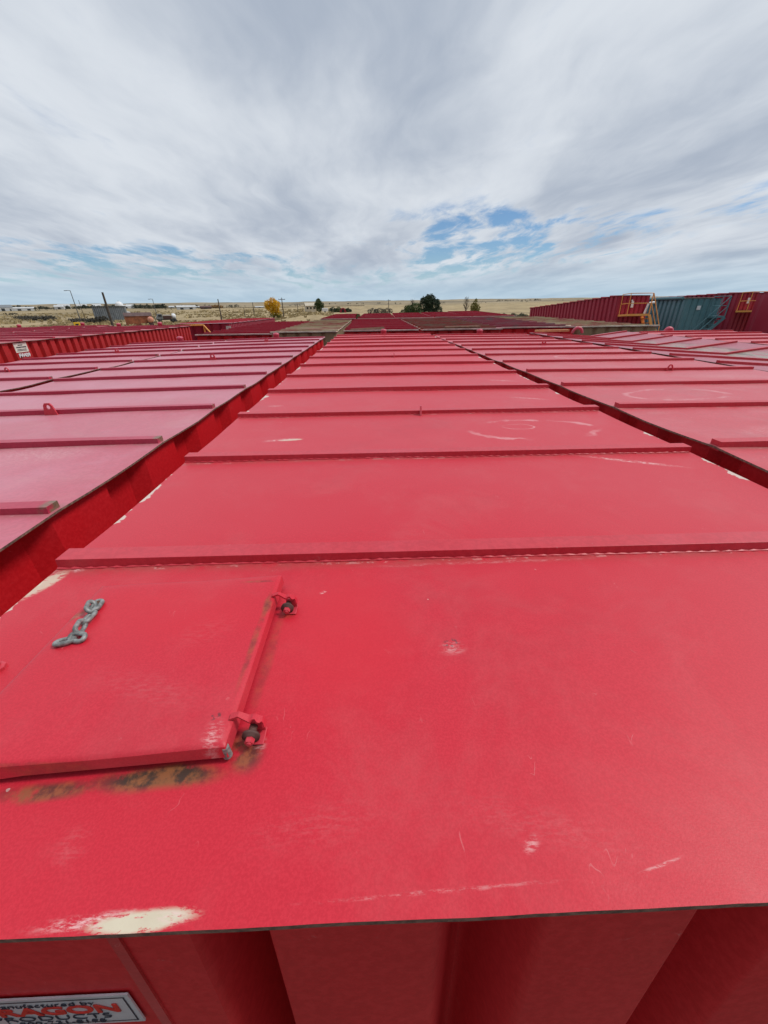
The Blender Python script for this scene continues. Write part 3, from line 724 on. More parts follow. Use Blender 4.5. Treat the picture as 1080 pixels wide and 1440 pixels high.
# --- tall tanks at the right ------------------------------------------------------
def railing(m, pts, h, r=.02, mid=True, post_every=1):
    for p in pts: m.tube([p, (p[0], p[1], p[2] + h)], r, 6)
    for k_ in ((1., .52) if mid else (1.,)):
        m.tube([(p[0], p[1], p[2] + h * k_) for p in pts], r, 6)
def end_stairs(root, H, W, drop, mat, plat_x0, plat_x1, stair_x1, depth=.75):
    """platform with railing and stairs on the end wall (local -y side)."""
    zp = H - drop
    m = MB(); m.box(plat_x0, plat_x1, -depth, -.01, zp - .10, zp); pf = m.build('platform', M[mat], root)
    m = MB(); pts = [(plat_x0 + .03, -.05, zp), (plat_x0 + .03, -depth + .03, zp), (plat_x1 - .03, -depth + .03, zp)]
    railing(m, pts, 1.02, .019); m.build('railing', M[mat], root)
    m = MB(); dz_ = 1.7
    for yy_ in (-depth, -.15):
        m.bar((plat_x1, yy_, zp - .08), (stair_x1, yy_, zp - dz_), .05, .16)
    nst = 7
    for i in range(nst):
        t = (i + .7) / nst; x = plat_x1 + (stair_x1 - plat_x1) * t; z = zp - .08 - (dz_ - .1) * t
        m.box(x - .12, x + .12, -depth + .03, -.18, z - .02, z + .02)
    m.build('stairs', M[mat], root)
    m = MB()
    a_, b_ = Vector((plat_x1 - .03, -depth, zp + 1.02)), Vector((stair_x1, -depth, zp - dz_ + 1.0))
    m.tube([a_, b_, (b_.x + .0, b_.y, b_.z - .95)], .024, 6); m.tube([(a_.x, a_.y, a_.z - .5), (b_.x, b_.y, b_.z - .45)], .022, 6)
    m.tube([(plat_x1 - .03, -depth + .0, zp), a_], .024, 6)
    m.build('handrail', M[mat], root)

GT = 'tall tanks at the right'
tt, ht, wt, lt = tank('T1', 'tall crimson tank with orange platform and stairs, left of the teal tank', 21.7, 38., .32, -.09, -.068, 0, W=3.2, L=17., roof='roof_tan', rib='rib_pink', wall='wall_crimson', side_p=.62, dep_s=.15,
      end_p=.45, seed=41, cap=False, group=GT, base_z=.62, rib_h=.09)
end_stairs(tt, ht, wt, .98, 'orange', -wt / 2 + .2, .55, 1.35)
m = MB()
for yv in (.05,): m.box(-.14, .0, -.0, .03, ht - .62, ht - .30); m.box(-.16, -.08, -.0, .032, ht - .30, ht - .22)
m.build('notice', M['white_metal'], tt)
m = MB(); m.tube([(.75, -.05, ht - .95), (.86, -.08, ht - .45), (.95, -.08, ht - .40), (1.25, -.05, ht - .38)], .06, 8); m.build('white_hose', M['white_metal'], tt)
m = MB()
for sx in (-1, 1): m.box(sx * .7 - .07, sx * .7 + .07, .3, .5, -.62, -.003)
m.build('support_leg', M['dark'], tt)
tt, ht, wt, lt = tank('T2', 'teal green ribbed tank with matching stairs, between two tall crimson tanks', 29.0, 39.5, .024, -.03, -.016, 0, W=3.6, dep_s=.17, L=17., roof='roof_teal', rib='roof_teal', wall='wall_teal', side_p=.60,
      seed=42, cap=False, group=GT, base_z=.05, rib_h=.07)
end_stairs(tt, ht, wt, .95, 'wall_teal', .45, .95, -.75)
sxl = -wt / 2
m = MB(); m.tube([(sxl - .02, .3, ht + .03), (sxl - .02, lt - 1.4, ht + .03)], .09, 8); m.build('top_pipe', M['wall_teal'], tt)
m = MB(); m.box(-.35, -.13, .0, .035, ht - .62, ht - .40); m.build('notice', M['white_metal'], tt)
tt, ht, wt, lt = tank('T3', 'tall dark crimson tank with orange platform, right of the teal tank', 35.9, 42.0, .436, -.08, -.03, 0, W=3.4, L=17., roof='roof_tan', rib='rib_pink', wall='wall_crimson', side_p=.62, dep_s=.15,
      end_p=.5, seed=43, cap=False, group=GT, base_z=.3, rib_h=.09)
end_stairs(tt, ht, wt, 1.0, 'orange', -wt / 2 + .15, .3, .75)
m = MB(); m.box(-.36, -.22, .0, .035, ht - .60, ht - .28); m.build('notice', M['white_metal'], tt)
m = MB()
for sx in (-1, 1): m.box(sx * .7 - .07, sx * .7 + .07, .3, .5, -.3, -.003)
m.build('support_leg', M['dark'], tt)
tt, ht, wt, lt = tank('T4', 'plain dark crimson tank cut off by the right edge of the photo', 34.2, 35.0, .42, .0, -.01, 0, W=3.5, L=3.2, roof='roof_dull', rib='rib_pink', wall='wall_crimson', side_p=2.4, end_p=3.4, seed=44,
      cap=False, group=GT, nrib=2, base_z=0.)
# orange end railing on B0
t0_ = TANKS['B0']; h0 = t0_['roof_height']
m = MB(); railing(m, [(-1.3, -.06, h0 - .62), (.1, -.06, h0 - .62)], .55, .035, False)
m.tube([(.1, -.06, h0 - .07), (.62, -.3, h0 - .62)], .035, 6); m.build('railing', M['orange'], t0_)
m = MB(); m.box(1.05, 1.26, .01, .05, h0 - .75, h0 - .12); m.build('placard', M['paper'], t0_)

# --- loose bits between the rows ----------------------------------------------------
def P3(x, y, z): return Vector((x * S, y * S, CZ + z * S))
m = MB(); p = P3(6.7, 17.75, -1.16); m.box(0, .9, 0, .12, 0, .05); o = m.build('plank', M['plank'], loc=P3(6.75, 17.15, -1.13)); 
tag(o, 'orange plank lying across the far end of the rose-red tank roof', 'plank'); o.rotation_euler = (0, 0, R(3))
m = MB()
for i in range(3): m.tube([(0, i * .09, .04), (1.05, i * .09 + .05 * i, .04 + .02 * i)], .035, 8)
o = m.build('pipe_bundle', M['rust'], loc=P3(-1.0, 20.3, -1.19)); tag(o, 'dark rusty pipes lying on front edge of plain dull red tank', 'pipes')
m = MB()
for i in range(3): m.tube([(0, i * .11, .04), (1.1, i * .11 + .03 * i, .05)], .04, 8)
o = m.build('pipe_bundle', M['rust'], loc=P3(3.6, 20.6, -1.17)); tag(o, 'dark rusty pipes lying on the rusty brown roof', 'pipes')

# ------------------------------------------------------------------ ground
def smooth(a, b, x):
    t = max(0., min(1., (x - a) / (b - a))); return t * t * (3 - 2 * t)
def gz(x, y):
    r = math.hypot(x, y); az_ = math.degrees(math.atan2(x, y))
    z = 0.
    a = smooth(150, 700, r)
    z += a * 2.0 * (mn.fractal(Vector((x / 420, y / 420, 1.3)), .6, 2, 4))
    z += smooth(700, 2600, r) * (4.0 + 7.0 * mn.fractal(Vector((x / 1100, y / 1100, 4.1)), .7, 2, 4))
    top = 22 + 6 * smooth(-50, -20, -az_) 
    z += smooth(2200, 5600, r) * (top + 11 * mn.fractal(Vector((x / 900, y / 900, 7.7)), .8, 2.1, 5) - 5)
    # bank behind the right hand tanks, heap beyond the tan tank
    rise = smooth(10, 30, az_) * smooth(110, 420, r) * (1 - smooth(900, 2500, r)) * 2.6
    z += rise
    hx, hy = -15., 112.; z += 1.5 * math.exp(-(((x - hx) / 8) ** 2 + ((y - hy) / 9) ** 2))
    return z
rings = [0, 8, 16, 24, 32, 40, 50, 60, 70, 80, 90, 100, 112, 125]
while rings[-1] < 9000: rings.append(rings[-1] * 1.055)
azs = [-70 + .5 * i for i in range(281)] + [72 + 4 * i for i in range(55)]
vs = [(0, 0, 0)]; 
for r_ in rings[1:]:
    for a_ in azs: x, y = r_ * math.sin(R(a_)), r_ * math.cos(R(a_)); vs.append((x, y, gz(x, y)))
na = len(azs); fs = [(0, 1 + (j + 1) % na, 1 + j) for j in range(na)]
for i in range(len(rings) - 2):
    for j in range(na):
        a_, b_ = 1 + i * na + j, 1 + i * na + (j + 1) % na; fs.append((a_, b_, b_ + na, a_ + na))
mg, g, b = new_mat('dry prairie')
o = g.obj(); rr = g.n('ShaderNodeVectorMath', operation='LENGTH'); g.put(rr.inputs[0], o); rad = rr.outputs['Value']
n1 = g.noise(o, .012, 6, .6); n2 = g.noise(g.mapping(o, scale=(1, .16, 1)), .13, 6, .7); n3 = g.noise(o, 1.3, 6, .7)
n4 = g.noise(g.mapping(o, scale=(1, .35, 1)), .0032, 6, .65, .3)
c1 = g.mix(g.ss(n2, .36, .64), (.27, .205, .118), (.46, .35, .20))
c1 = g.mix(g.ss(n1, .4, .7, 0, .55), c1, (.47, .37, .195))
c1 = g.mix(g.ss(n3, .45, .75, 0, .55), c1, (.17, .135, .075))
c1 = g.mix(g.m('MULTIPLY', g.ss(n4, .50, .60), .5), c1, (.17, .14, .085))
n5 = g.noise(g.mapping(o, scale=(1, .2, 1)), .03, 7, .72, .4)
c1 = g.mix(g.ss(n5, .48, .68, 0, .45), c1, (.16, .125, .07))
c1 = g.mix(g.m('MULTIPLY', g.ss(rad, 480, 1500), .72), c1, g.mix(g.ss(n4, .42, .58), (.31, .255, .175), (.15, .13, .10)))
yard = g.ss(rad, 45, 75, 1, 0)
c1 = g.mix(yard, c1, g.mix(g.ss(n3, .35, .65), (.07, .056, .044), (.13, .105, .08)))
g.put(b.inputs['Base Color'], c1); b.inputs['Roughness'].default_value = .95; b.inputs['Specular IOR Level'].default_value = .1
m = MB(); m.add(vs, fs, 0, True); gr = m.build('ground', mg); tag(gr, kind='structure')

def polar(az_, r_, dz_=0.):
    x, y = r_ * math.sin(R(az_)), r_ * math.cos(R(az_)); return Vector((x, y, gz(x, y) + dz_))
F0, F1 = fw, None
def px_az(px, py=430):      # bearing of a column of the photograph, in degrees
    d = fw + r2 * ((px - 540) / f_px) - u2 * ((py - 720) / f_px); return math.degrees(math.atan2(d.x, d.y))
def px_el(px, py):
    d = fw + r2 * ((px - 540) / f_px) - u2 * ((py - 720) / f_px); return math.atan2(d.z, math.hypot(d.x, d.y))

# ------------------------------------------------------------------ trees and shrubs
def foliage_mat(name, c0, c1, c2=None, mottle=1.2):
    m, g, b = new_mat(name); o = g.obj()
    f = g.noise(o, mottle, 4, .7)
    col = g.mix(g.ss(f, .3, .7), c0, c1)
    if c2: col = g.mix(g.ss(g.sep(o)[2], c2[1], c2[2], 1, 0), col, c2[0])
    g.put(b.inputs['Base Color'], col); b.inputs['Roughness'].default_value = .7; b.inputs['Specular IOR Level'].default_value = .25
    return m
def crown(lobes, n, leaf, rnd, flat=1.):
    m = MB(); tot = sum(l[3] ** 2 for l in lobes)
    for (cx, cy_, cz, r_) in lobes:
        for _ in range(int(n * r_ * r_ / tot)):
            while True:
                d = Vector((rnd.uniform(-1, 1), rnd.uniform(-1, 1), rnd.uniform(-1, 1)))
                if .05 < d.length < 1: break
            d = d.normalized() * (d.length ** .45) * rnd.uniform(.75, 1.1)
            p = Vector((cx, cy_, cz)) + Vector((d.x, d.y, d.z * flat)) * r_
            q = Vector((rnd.gauss(0, 1), rnd.gauss(0, 1), rnd.gauss(0, .8))).normalized(); t = q.orthogonal().normalized()
            t = Matrix.Rotation(rnd.uniform(0, 6.28), 3, q) @ t; w_ = q.cross(t); s1 = leaf * rnd.uniform(.6, 1.4); s2 = s1 * .6
            m.add([p - t * s1, p + w_ * s2, p + t * s1, p - w_ * s2], [(0, 1, 2, 3)])
    return m
def trunk(h, r, limbs, rnd):
    m = MB(); top = Vector((rnd.uniform(-.2, .2), rnd.uniform(-.2, .2), h))
    m.tube([(0, 0, -.2), top * .35, top * .7, top], [r, r * .8, r * .5, r * .2], 8)
    for (x, y, z) in limbs:
        a = top * rnd.uniform(.3, .6); e = Vector((x, y, z)); mid_ = a.lerp(e, .5) + Vector((0, 0, .15)); m.tube([a, mid_, e], [r * .45, r * .3, r * .1], 6)
    return m
def tree(name, label, cat, loc, lobes, n, leaf, mat, th=None, tr=.16, seed=1, group=None, flat=1., bark='bark'):
    rnd = random.Random(seed); root = empty(name, loc); tag(root, label, cat, group)
    if th: trunk(th, tr, [(l[0] * .8, l[1] * .8, l[2]) for l in lobes], rnd).build('trunk', M[bark], root)
    crown(lobes, n, leaf, rnd, flat).build('crown', mat, root)
    return root
def bare(name, label, loc, h, seed, spread=.5, n=26, group=None):
    rnd = random.Random(seed); root = empty(name, loc); tag(root, label, 'tree', group); m = MB()
    m.tube([(0, 0, -.2), (.05, 0, h * .4), (0, .1, h)], [.14, .10, .02], 6); m.build('trunk', M['bark'], root); m = MB()
    for i in range(n):
        z0 = h * rnd.uniform(.2, .9); a = rnd.uniform(0, 6.28); l_ = (h - z0) * rnd.uniform(.5, 1.) * spread + .4
        e = Vector((math.cos(a) * l_ * .7, math.sin(a) * l_ * .7, z0 + l_)); b0 = Vector((.02, .02, z0)); m.tube([b0, b0.lerp(e, .5) + Vector((0, 0, -.1)), e], [.045, .03, .012], 5)
        for _ in range(3):
            s_ = b0.lerp(e, rnd.uniform(.4, .9)); m.tube([s_, s_ + Vector((rnd.uniform(-.5, .5), rnd.uniform(-.5, .5), rnd.uniform(.2, .8)))], [.022, .01], 4)
    m.build('branches', M['bark'], root); return root
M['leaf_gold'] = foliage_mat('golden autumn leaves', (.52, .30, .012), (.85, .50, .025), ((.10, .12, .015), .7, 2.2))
M['leaf_dark'] = foliage_mat('dark evergreen needles', (.018, .032, .018), (.05, .075, .04))
M['leaf_mid'] = foliage_mat('mid green leaves', (.03, .055, .02), (.09, .12, .035))
M['leaf_olive'] = foliage_mat('olive yellow leaves', (.13, .12, .03), (.24, .21, .06))
M['leaf_sage'] = foliage_mat('grey green sage', (.10, .10, .065), (.20, .185, .12))
M['leaf_grey'] = foliage_mat('dark grey brush', (.045, .042, .035), (.11, .10, .08))
M['leaf_far'] = foliage_mat('far dark trees', (.025, .034, .026), (.06, .068, .045), None, .2)
M['leaf_rust'] = foliage_mat('rust orange brush', (.22, .10, .03), (.34, .20, .06), None, .3)

tree('autumn_tree', 'golden yellow autumn tree standing alone beyond the crimson tank', 'tree', polar(px_az(383), 138),
     [(-1.3, 0, 4.0, 1.25), (.2, .2, 4.5, 1.35), (1.3, -.2, 3.9, 1.25), (-.4, .3, 2.9, 1.25), (.9, .1, 2.6, 1.1), (1.6, 0, 1.3, 1.0), (0, -.2, 1.4, 1.0), (-1.6, .2, 3.2, .8)], 3200, .17, M['leaf_gold'], 3.4, .2, 3)
tree('evergreen_tree', 'big dark evergreen tree at centre, tallest on the skyline', 'tree', polar(px_az(603), 120),
     [(0, 0, 4.1, 1.5), (-1.3, .2, 3.0, 1.6), (1.4, 0, 3.2, 1.7), (.6, .1, 4.8, 1.2), (2.6, .1, 1.8, 1.3), (0, .2, 1.4, 1.9), (-1.5, 0, 4.5, .9), (2.3, 0, 3.8, .9), (-.4, 0, 5.3, .6)], 6200, .16, M['leaf_dark'], 4.5, .22, 4)
tree('juniper_tree', 'lower bushy green tree left against the dark evergreen', 'tree', polar(px_az(578), 117),
     [(-.2, 0, 1.8, 1.6), (-1.8, .2, 1.3, 1.2), (1.2, 0, 2.5, 1.5), (-3.2, 0, .7, 1.0), (.4, .2, 1.0, 1.5), (2.2, 0, 1.4, 1.2), (-1.0, 0, 2.6, .8)], 4400, .15, M['leaf_mid'], 1.8, .15, 5)
bare('bare_tree', 'pale leafless tree poking up behind the green tree cluster', polar(px_az(580), 124), 4.6, 6)
bare('bare_tree', 'leafless tree left beside the yellow-green tree', polar(px_az(655.5), 128), 5.0, 7, .5, 34)
tree('yellow_green_tree', 'slim yellow-green tree right of a leafless one, above the dull red roofs', 'tree', polar(px_az(668), 124),
     [(0, 0, 3.6, .7), (-.3, 0, 2.6, 1.1), (.5, .1, 2.3, 1.1), (.1, 0, 1.2, 1.4), (.2, .1, 4.3, .4)], 2200, .14, M['leaf_olive'], 3.4, .12, 8)
tree('round_tree', 'dark green round tree beside the small beige house', 'tree', polar(px_az(448.5), 235),
     [(0, 0, 4.6, 1.7), (-.9, 0, 3.2, 1.7), (1.2, 0, 3.2, 1.7), (.3, 0, 2.0, 1.9), (-.2, .2, 5.6, 1.1)], 2600, .22, M['leaf_mid'], 3.5, .2, 9)
for i, (px, w_, h_, lab, mt) in enumerate(((468, 2.6, 2.0, 'dark bush nearest the small beige house, beside the white trailer', 'leaf_dark'), (476, 1.7, 1.9, 'dark bush between the beige house trees and the red arched shed', 'leaf_mid'), (489, 2.2, 1.5, 'dark bush just right of the red arched shed', 'leaf_dark'))):
    tree('dark_bush', lab, 'bush', polar(px_az(px), 225), [(0, 0, h_ * .6, h_ * .75), (-w_ * .5, 0, h_ * .45, h_ * .6), (w_ * .5, .1, h_ * .4, h_ * .6)], 900, .2, M[mt], None, .1, 20 + i, 'dark bushes beyond the third row')
tree('slender_shrub', 'small slender green tree rising between the third-row red roofs', 'shrub', polar(px_az(503), 26, .0),
     [(0, 0, 2.7, .22), (.03, 0, 3.0, .20), (-.02, 0, 3.25, .13), (0, 0, 2.3, .26)], 700, .05, M['leaf_mid'], 3.1, .03, 30)
for i, (px, w_, lab) in enumerate(((712, 2.0, 'grey-green brush at the left end of the sage bank'), (724, 3.0, 'largest grey-green brush in the middle of the sage bank'), (737, 2.2, 'grey-green brush nearest the tall crimson tank'))):
    tree('sage_bush', lab, 'bush', polar(px_az(px), 100, -.1), [(0, 0, .7, 1.0), (-w_ * .4, 0, .5, .9), (w_ * .4, .3, .5, .9), (0, .8, .9, .8)], 1600, .12, M['leaf_sage'], None, .1, 40 + i, 'brush on the bank at right')
for i, (px, lab) in enumerate(((524, 'low grey brush at left of the leafless hedge behind the third row'), (534, 'low grey brush in the middle of the leafless hedge behind the third row'), (545, 'low grey brush beside the evergreens, under the utility pole'))):
    tree('grey_bush', lab, 'bush', polar(px_az(px), 190), [(0, 0, .9, 1.3), (-1.4, 0, .7, 1.0), (1.4, .3, .8, 1.0)], 700, .16, M['leaf_grey'], None, .1, 50 + i, 'grey brush behind the third row')
# brush strips in the left field: uncountable ground cover
rnd = random.Random(5)
m = MB()
for (p0, p1, yy0, hgt, n_) in ((13, 70, 449, .7, 150), (90, 128, 452.5, .5, 70), (0, 20, 441, .4, 30)):
    for i in range(n_):
        px = rnd.uniform(p0, p1); el = px_el(px, yy0 + rnd.uniform(-1.3, 1.3)); r_ = (CZ - .2) / math.tan(-el); q = polar(px_az(px), r_, .2)
        mm = crown([(q.x, q.y, q.z + hgt * .4, hgt * rnd.uniform(.7, 1.3))], 24, .25, rnd); m.add(mm.v, mm.f)
tag(m.build('brush', M['leaf_grey']), 'strips of dark low brush across the dry field at left', 'brush', kind='stuff')
# tufts of dry grass: uncountable
m = MB(); cnt = 0
while cnt < 3600:
    a_ = rnd.uniform(-43, -5); r_ = 68 * (6.5 ** rnd.random()); x, y = r_ * math.sin(R(a_)), r_ * math.cos(R(a_))
    if mn.noise(Vector((x / 17, y / 30, 3.))) + rnd.uniform(-.35, .35) < .05: continue
    cnt += 1; z = gz(x, y) - .03; hh = rnd.uniform(.18, .55) * (1 + r_ / 500); ww = hh * rnd.uniform(.6, 1.6)
    for k_ in range(2):
        t = rnd.uniform(0, 3.14); c_, s_ = math.cos(t) * ww, math.sin(t) * ww
        m.add([(x - c_ * .6, y - s_ * .6, z), (x + c_ * .6, y + s_ * .6, z), (x + c_, y + s_, z + hh), (x + c_ * .2, y + s_ * .2, z + hh * .6), (x - c_ * .8, y - s_ * .8, z + hh * .9)], [(0, 1, 2, 3, 4)])
M['tuft'] = foliage_mat('dry grass blades', (.27, .21, .115), (.46, .365, .19), None, .12)
tag(m.build('dry_grass', M['tuft']), 'tufts of dry grass over the tan field', 'grass', kind='stuff')
# far tree belts behind the field
m = MB()
for (p0, p1, r_, hgt, n_) in ((92, 160, 950, 6.0, 90), (62, 92, 1000, 4.0, 26), (186, 234, 900, 6.8, 70), (18, 62, 1050, 5.0, 60), (0, 30, 1200, 8, 16), (228, 300, 1500, 6, 26), (300, 345, 1300, 6, 12), (480, 560, 1700, 5, 18), (690, 760, 2300, 9, 30)):
    for i in range(n_):
        q = polar(px_az(rnd.uniform(p0, p1)), r_ * rnd.uniform(.97, 1.06)); hh = hgt * rnd.uniform(.5, 1.1)
        mm = crown([(q.x, q.y, q.z + hh * .45, hh * .55)], 40, hh * .16, rnd); m.add(mm.v, mm.f)
for i in range(110):
    a_ = rnd.uniform(-42, 26); r_ = rnd.uniform(600, 3200); q = polar(a_, r_)
    if mn.noise(Vector((q.x / 260, q.y / 420, 9.))) < -.05: continue
    hh = rnd.uniform(1.5, 4.5); mm = crown([(q.x + rnd.uniform(-6, 6) * t_, q.y, q.z + hh * .4, hh * .6) for t_ in (0, 1, 2)], 36, hh * .25, rnd); m.add(mm.v, mm.f)
tag(m.build('tree_belt', M['leaf_far']), 'far dark tree belts on the plain below the hills', 'trees', kind='stuff')
tree('orange_brush', 'long low orange autumn thicket on the far plain', 'thicket', polar(px_az(304), 760), [(-7, 0, 1.8, 3), (-2, 0, 2, 3.2), (3, 0, 1.8, 3), (8, 0, 1.5, 2.6)], 1500, .5, M['leaf_rust'], None, .1, 60)

# ------------------------------------------------------------------ poles
def pole(name, label, px, top, r_, rad, mat, group, arm=None, cross=False):
    b0 = polar(px_az(px, 440), r_); h = CZ + math.tan(px_el(px, top)) * r_ - b0.z
    root = empty(name, b0); tag(root, label, 'pole', group)
    m = MB(); m.tube([(0, 0, -.3), (0, 0, h * .5), (0, 0, h)], [rad, rad * .85, rad * .65], 8); m.build('pole', M[mat], root)
    if arm:
        m = MB(); m.tube([(0, 0, h - .05), (-arm * .6, -.1, h + .02), (-arm, -.15, h)], rad * .5, 6); m.build('arm', M[mat], root)
        m = MB(); m.box(-arm - .55, -arm + .1, -.30, .0, h - .10, h + .04); m.build('lamp_head', M['pole_metal'], root, bevel=.03)
    if cross:
        m = MB(); m.bar((-1.1, 0, h - .6), (1.1, 0, h - .55), .14); m.build('crossarm', M[mat], root)
        m = MB()
        for x in (-1., -.4, .4, 1.): m.lathe((x, 0, h - .52), [(.05, 0), (.09, .06), (.05, .12), (.08, .18), (.02, .22)], 8)
        m.build('insulators', M['pole_metal'], root)
    return root
GP = 'utility and light poles over the field'
pole('street_lamp', 'tall light pole with lamp arm, leftmost over the dry field', 109.5, 408.5, 150, .13, 'pole_metal', GP, arm=1.0)
pole('street_lamp', 'light pole with lamp arm standing by the parked tank truck', 219.5, 420.5, 175, .13, 'pole_metal', GP, arm=.9)
pole('utility_pole', 'thin bare pole close right of the leftmost light pole', 116.5, 422, 210, .12, 'wood', GP)
pole('utility_pole', 'thick dark wooden pole in front of the grey shed', 153, 411, 62, .17, 'wood', GP)
pole('utility_pole', 'dark wooden pole left of the crimson tank roof', 310, 420.5, 110, .16, 'wood', GP)
pole('utility_pole', 'wooden pole midway between the dark pole and the golden tree', 357.3, 425, 190, .18, 'wood', GP)
pole('utility_pole', 'short wooden pole nearest right of the dark pole', 344, 433, 165, .13, 'wood', GP)
pole('utility_pole', 'wooden pole with crossarm right of the golden tree', 398.5, 418.5, 150, .17, 'wood', GP, cross=True)
pole('utility_pole', 'plain wooden pole left of the small beige house', 419.3, 427, 240, .17, 'wood', GP)
pole('utility_pole', 'short post right against the small beige house', 426.5, 432, 230, .13, 'wood', GP)
pole('utility_pole', 'wooden pole with crossarm left of the evergreens', 546.7, 421, 240, .20, 'wood', GP, cross=True)
pole('utility_pole', 'slim grey pole at right end of the orange container', 215.5, 441, 140, .09, 'pole_metal', GP)

# fence far across the plain
root = empty('wire_fence', (0, 0, 0)); tag(root, 'long dark fence line running across the plain behind the golden tree', 'fence')
m = MB(); m2 = MB(); prev = None
for i in range(81):
    x = -330 + i * 4.0; y = 640; z = gz(x, y); m.box(x - .12, x + .12, y - .12, y + .12, z - .3, z + 1.7)
    if prev:
        for k_ in (.5, 1.0, 1.5): m2.bar((prev[0], prev[1], prev[2] + k_), (x, y, z + k_), .10, .22)
    prev = (x, y, z)
m.build('posts', M['wood'], root); m2.build('rails', M['wood'], root)

# ------------------------------------------------------------------ far buildings and vehicles
def gable(name, label, cat, px, r_, w_, d_, h_, rh, wall, roof, rz=0., doors=1, group=None, win=0):
    root = empty(name, polar(px_az(px), r_, -.1), R(rz) - R(px_az(px))); tag(root, label, cat, group)
    m = MB(); m.box(-w_ / 2, w_ / 2, -d_ / 2, d_ / 2, 0, h_); m.add([(-w_ / 2, -d_ / 2, h_), (-w_ / 2, d_ / 2, h_), (-w_ / 2, 0, h_ + rh), (w_ / 2, -d_ / 2, h_), (w_ / 2, d_ / 2, h_), (w_ / 2, 0, h_ + rh)], [(0, 2, 1), (3, 4, 5)])
    m.build('wall', M[wall], root); m = MB(); e = .03 * w_ + .15; q = .2
    z0 = h_ - q * rh / (d_ / 2)
    for sgn in (-1, 1):
        p = [(-w_ / 2 - e, sgn * (d_ / 2 + q), z0 + .03), (w_ / 2 + e, sgn * (d_ / 2 + q), z0 + .03), (w_ / 2 + e, 0, h_ + rh + .03), (-w_ / 2 - e, 0, h_ + rh + .03)]
        p2 = [(a, b_, c_ + .12) for a, b_, c_ in p]; m.add(p + p2, [(0, 1, 2, 3), (4, 5, 6, 7), (0, 1, 5, 4), (1, 2, 6, 5), (3, 0, 4, 7)])
    m.build('roof', M[roof], root)
    for i in range(doors):
        x = -w_ / 2 + w_ * (i + .5) / doors; m = MB(); m.box(x - min(1.8, w_ * .15), x + min(1.8, w_ * .15), -d_ / 2 - .06, -d_ / 2 + .02, 0, h_ * .75); m.build('door', M['glass'], root)
    for i in range(win):
        x = -w_ / 2 + w_ * (i + .5) / win; m = MB(); m.box(x - .45, x + .45, -d_ / 2 - .05, -d_ / 2 + .02, h_ * .5, h_ * .8); m.build('window', M['glass'], root)
    return root
gable('white_barn', 'long white metal barn on the far plain, right of the dark trees', 'barn', 261, 600, 21, 11, 3.0, 1.6, 'far_white', 'far_white', 4, 2)
gable('white_barn', 'white long low barn at far left edge, behind the field', 'barn', 25, 760, 30, 10, 3.0, 1.4, 'far_white', 'far_white', 0, 3)
gable('white_barn', 'tallest white barn cut off by the left edge of the photo', 'barn', 1, 760, 20, 12, 4.4, 3.0, 'far_white', 'grey_metal', 8, 1)
gable('brown_barn', 'long low brown barn beside the orange thicket', 'barn', 289, 600, 13, 7, 2.2, 1.3, 'shed_roof', 'shed_roof', 0, 1)
for i, (px, r_, w_, h_, lab) in enumerate(((83, 980, 14, 7, 'small white house at the left end of the far tree belt'), (90, 1010, 18, 8, 'pale white house second along the far tree belt'), (115, 1020, 16, 8, 'white house peeping over the dark trees behind the light pole'),
     (136, 1050, 14, 8, 'small pale house over the tree belt above the grey shed'), (176, 900, 16, 5.5, 'white flat house in the gap between two tree belts'), (184, 905, 13, 6.5, 'rightmost white house in the gap between two tree belts'), (241, 900, 9, 4, 'tiny pale house just left of the long white barn'),
     (278, 780, 10, 2.6, 'tiny pale building between white barn and brown barn'), (364, 700, 12, 2.2, 'flat pale building left of the golden tree'))):
    gable('house', lab, 'house', px, r_, w_, 9, h_ * .6, h_ * .4, 'far_white', 'far_white', (i * 37) % 30 - 15, 1, 'white houses on the far plain')
root = empty('storage_dome', polar(px_az(168), 900)); tag(root, 'round white dome among the far white houses', 'dome')
m = MB(); m.lathe((0, 0, 0), [(6.4, 0), (6.4, 5), (5.8, 7.4), (4.2, 9.4), (2, 10.6), (.2, 11)], 20); m.build('dome', M['white_metal'], root); m = MB(); m.lathe((0, 0, 10.8), [(.8, 0), (.8, .8), (.1, 1.2)], 10); m.build('cap', M['grey_metal'], root)
gable('beige_house', 'small beige house beyond the tan heap, beside the round tree', 'house', 436, 250, 5.6, 5, 3.2, 1.4, 'beige', 'beige', 8, 0, None, 3)
# grey corrugated shed
root = empty('metal_shed', polar(px_az(152.5), 155, -.1), -R(px_az(152.5)) + R(-6)); tag(root, 'grey corrugated metal shed standing in the dry field', 'shed')
m = MB(); pts = corr_line(-4.2, 4.2, .5, .12); vs = [(x, -2 + d, 0) for x, d in pts] + [(x, -2 + d + .5, 4.1) for x, d in pts]; k = len(pts)
m.add(vs, [(i, i + 1, k + i + 1, k + i) for i in range(k - 1)]); m.box(-4.2, 4.2, -1.35, 2, 0, 4.05); m.build('wall', M['grey_metal'], root)
m = MB(); m.box(-4.35, 4.35, -1.65, 2.1, 4.11, 4.25); m.build('roof', M['pole_metal'], root)
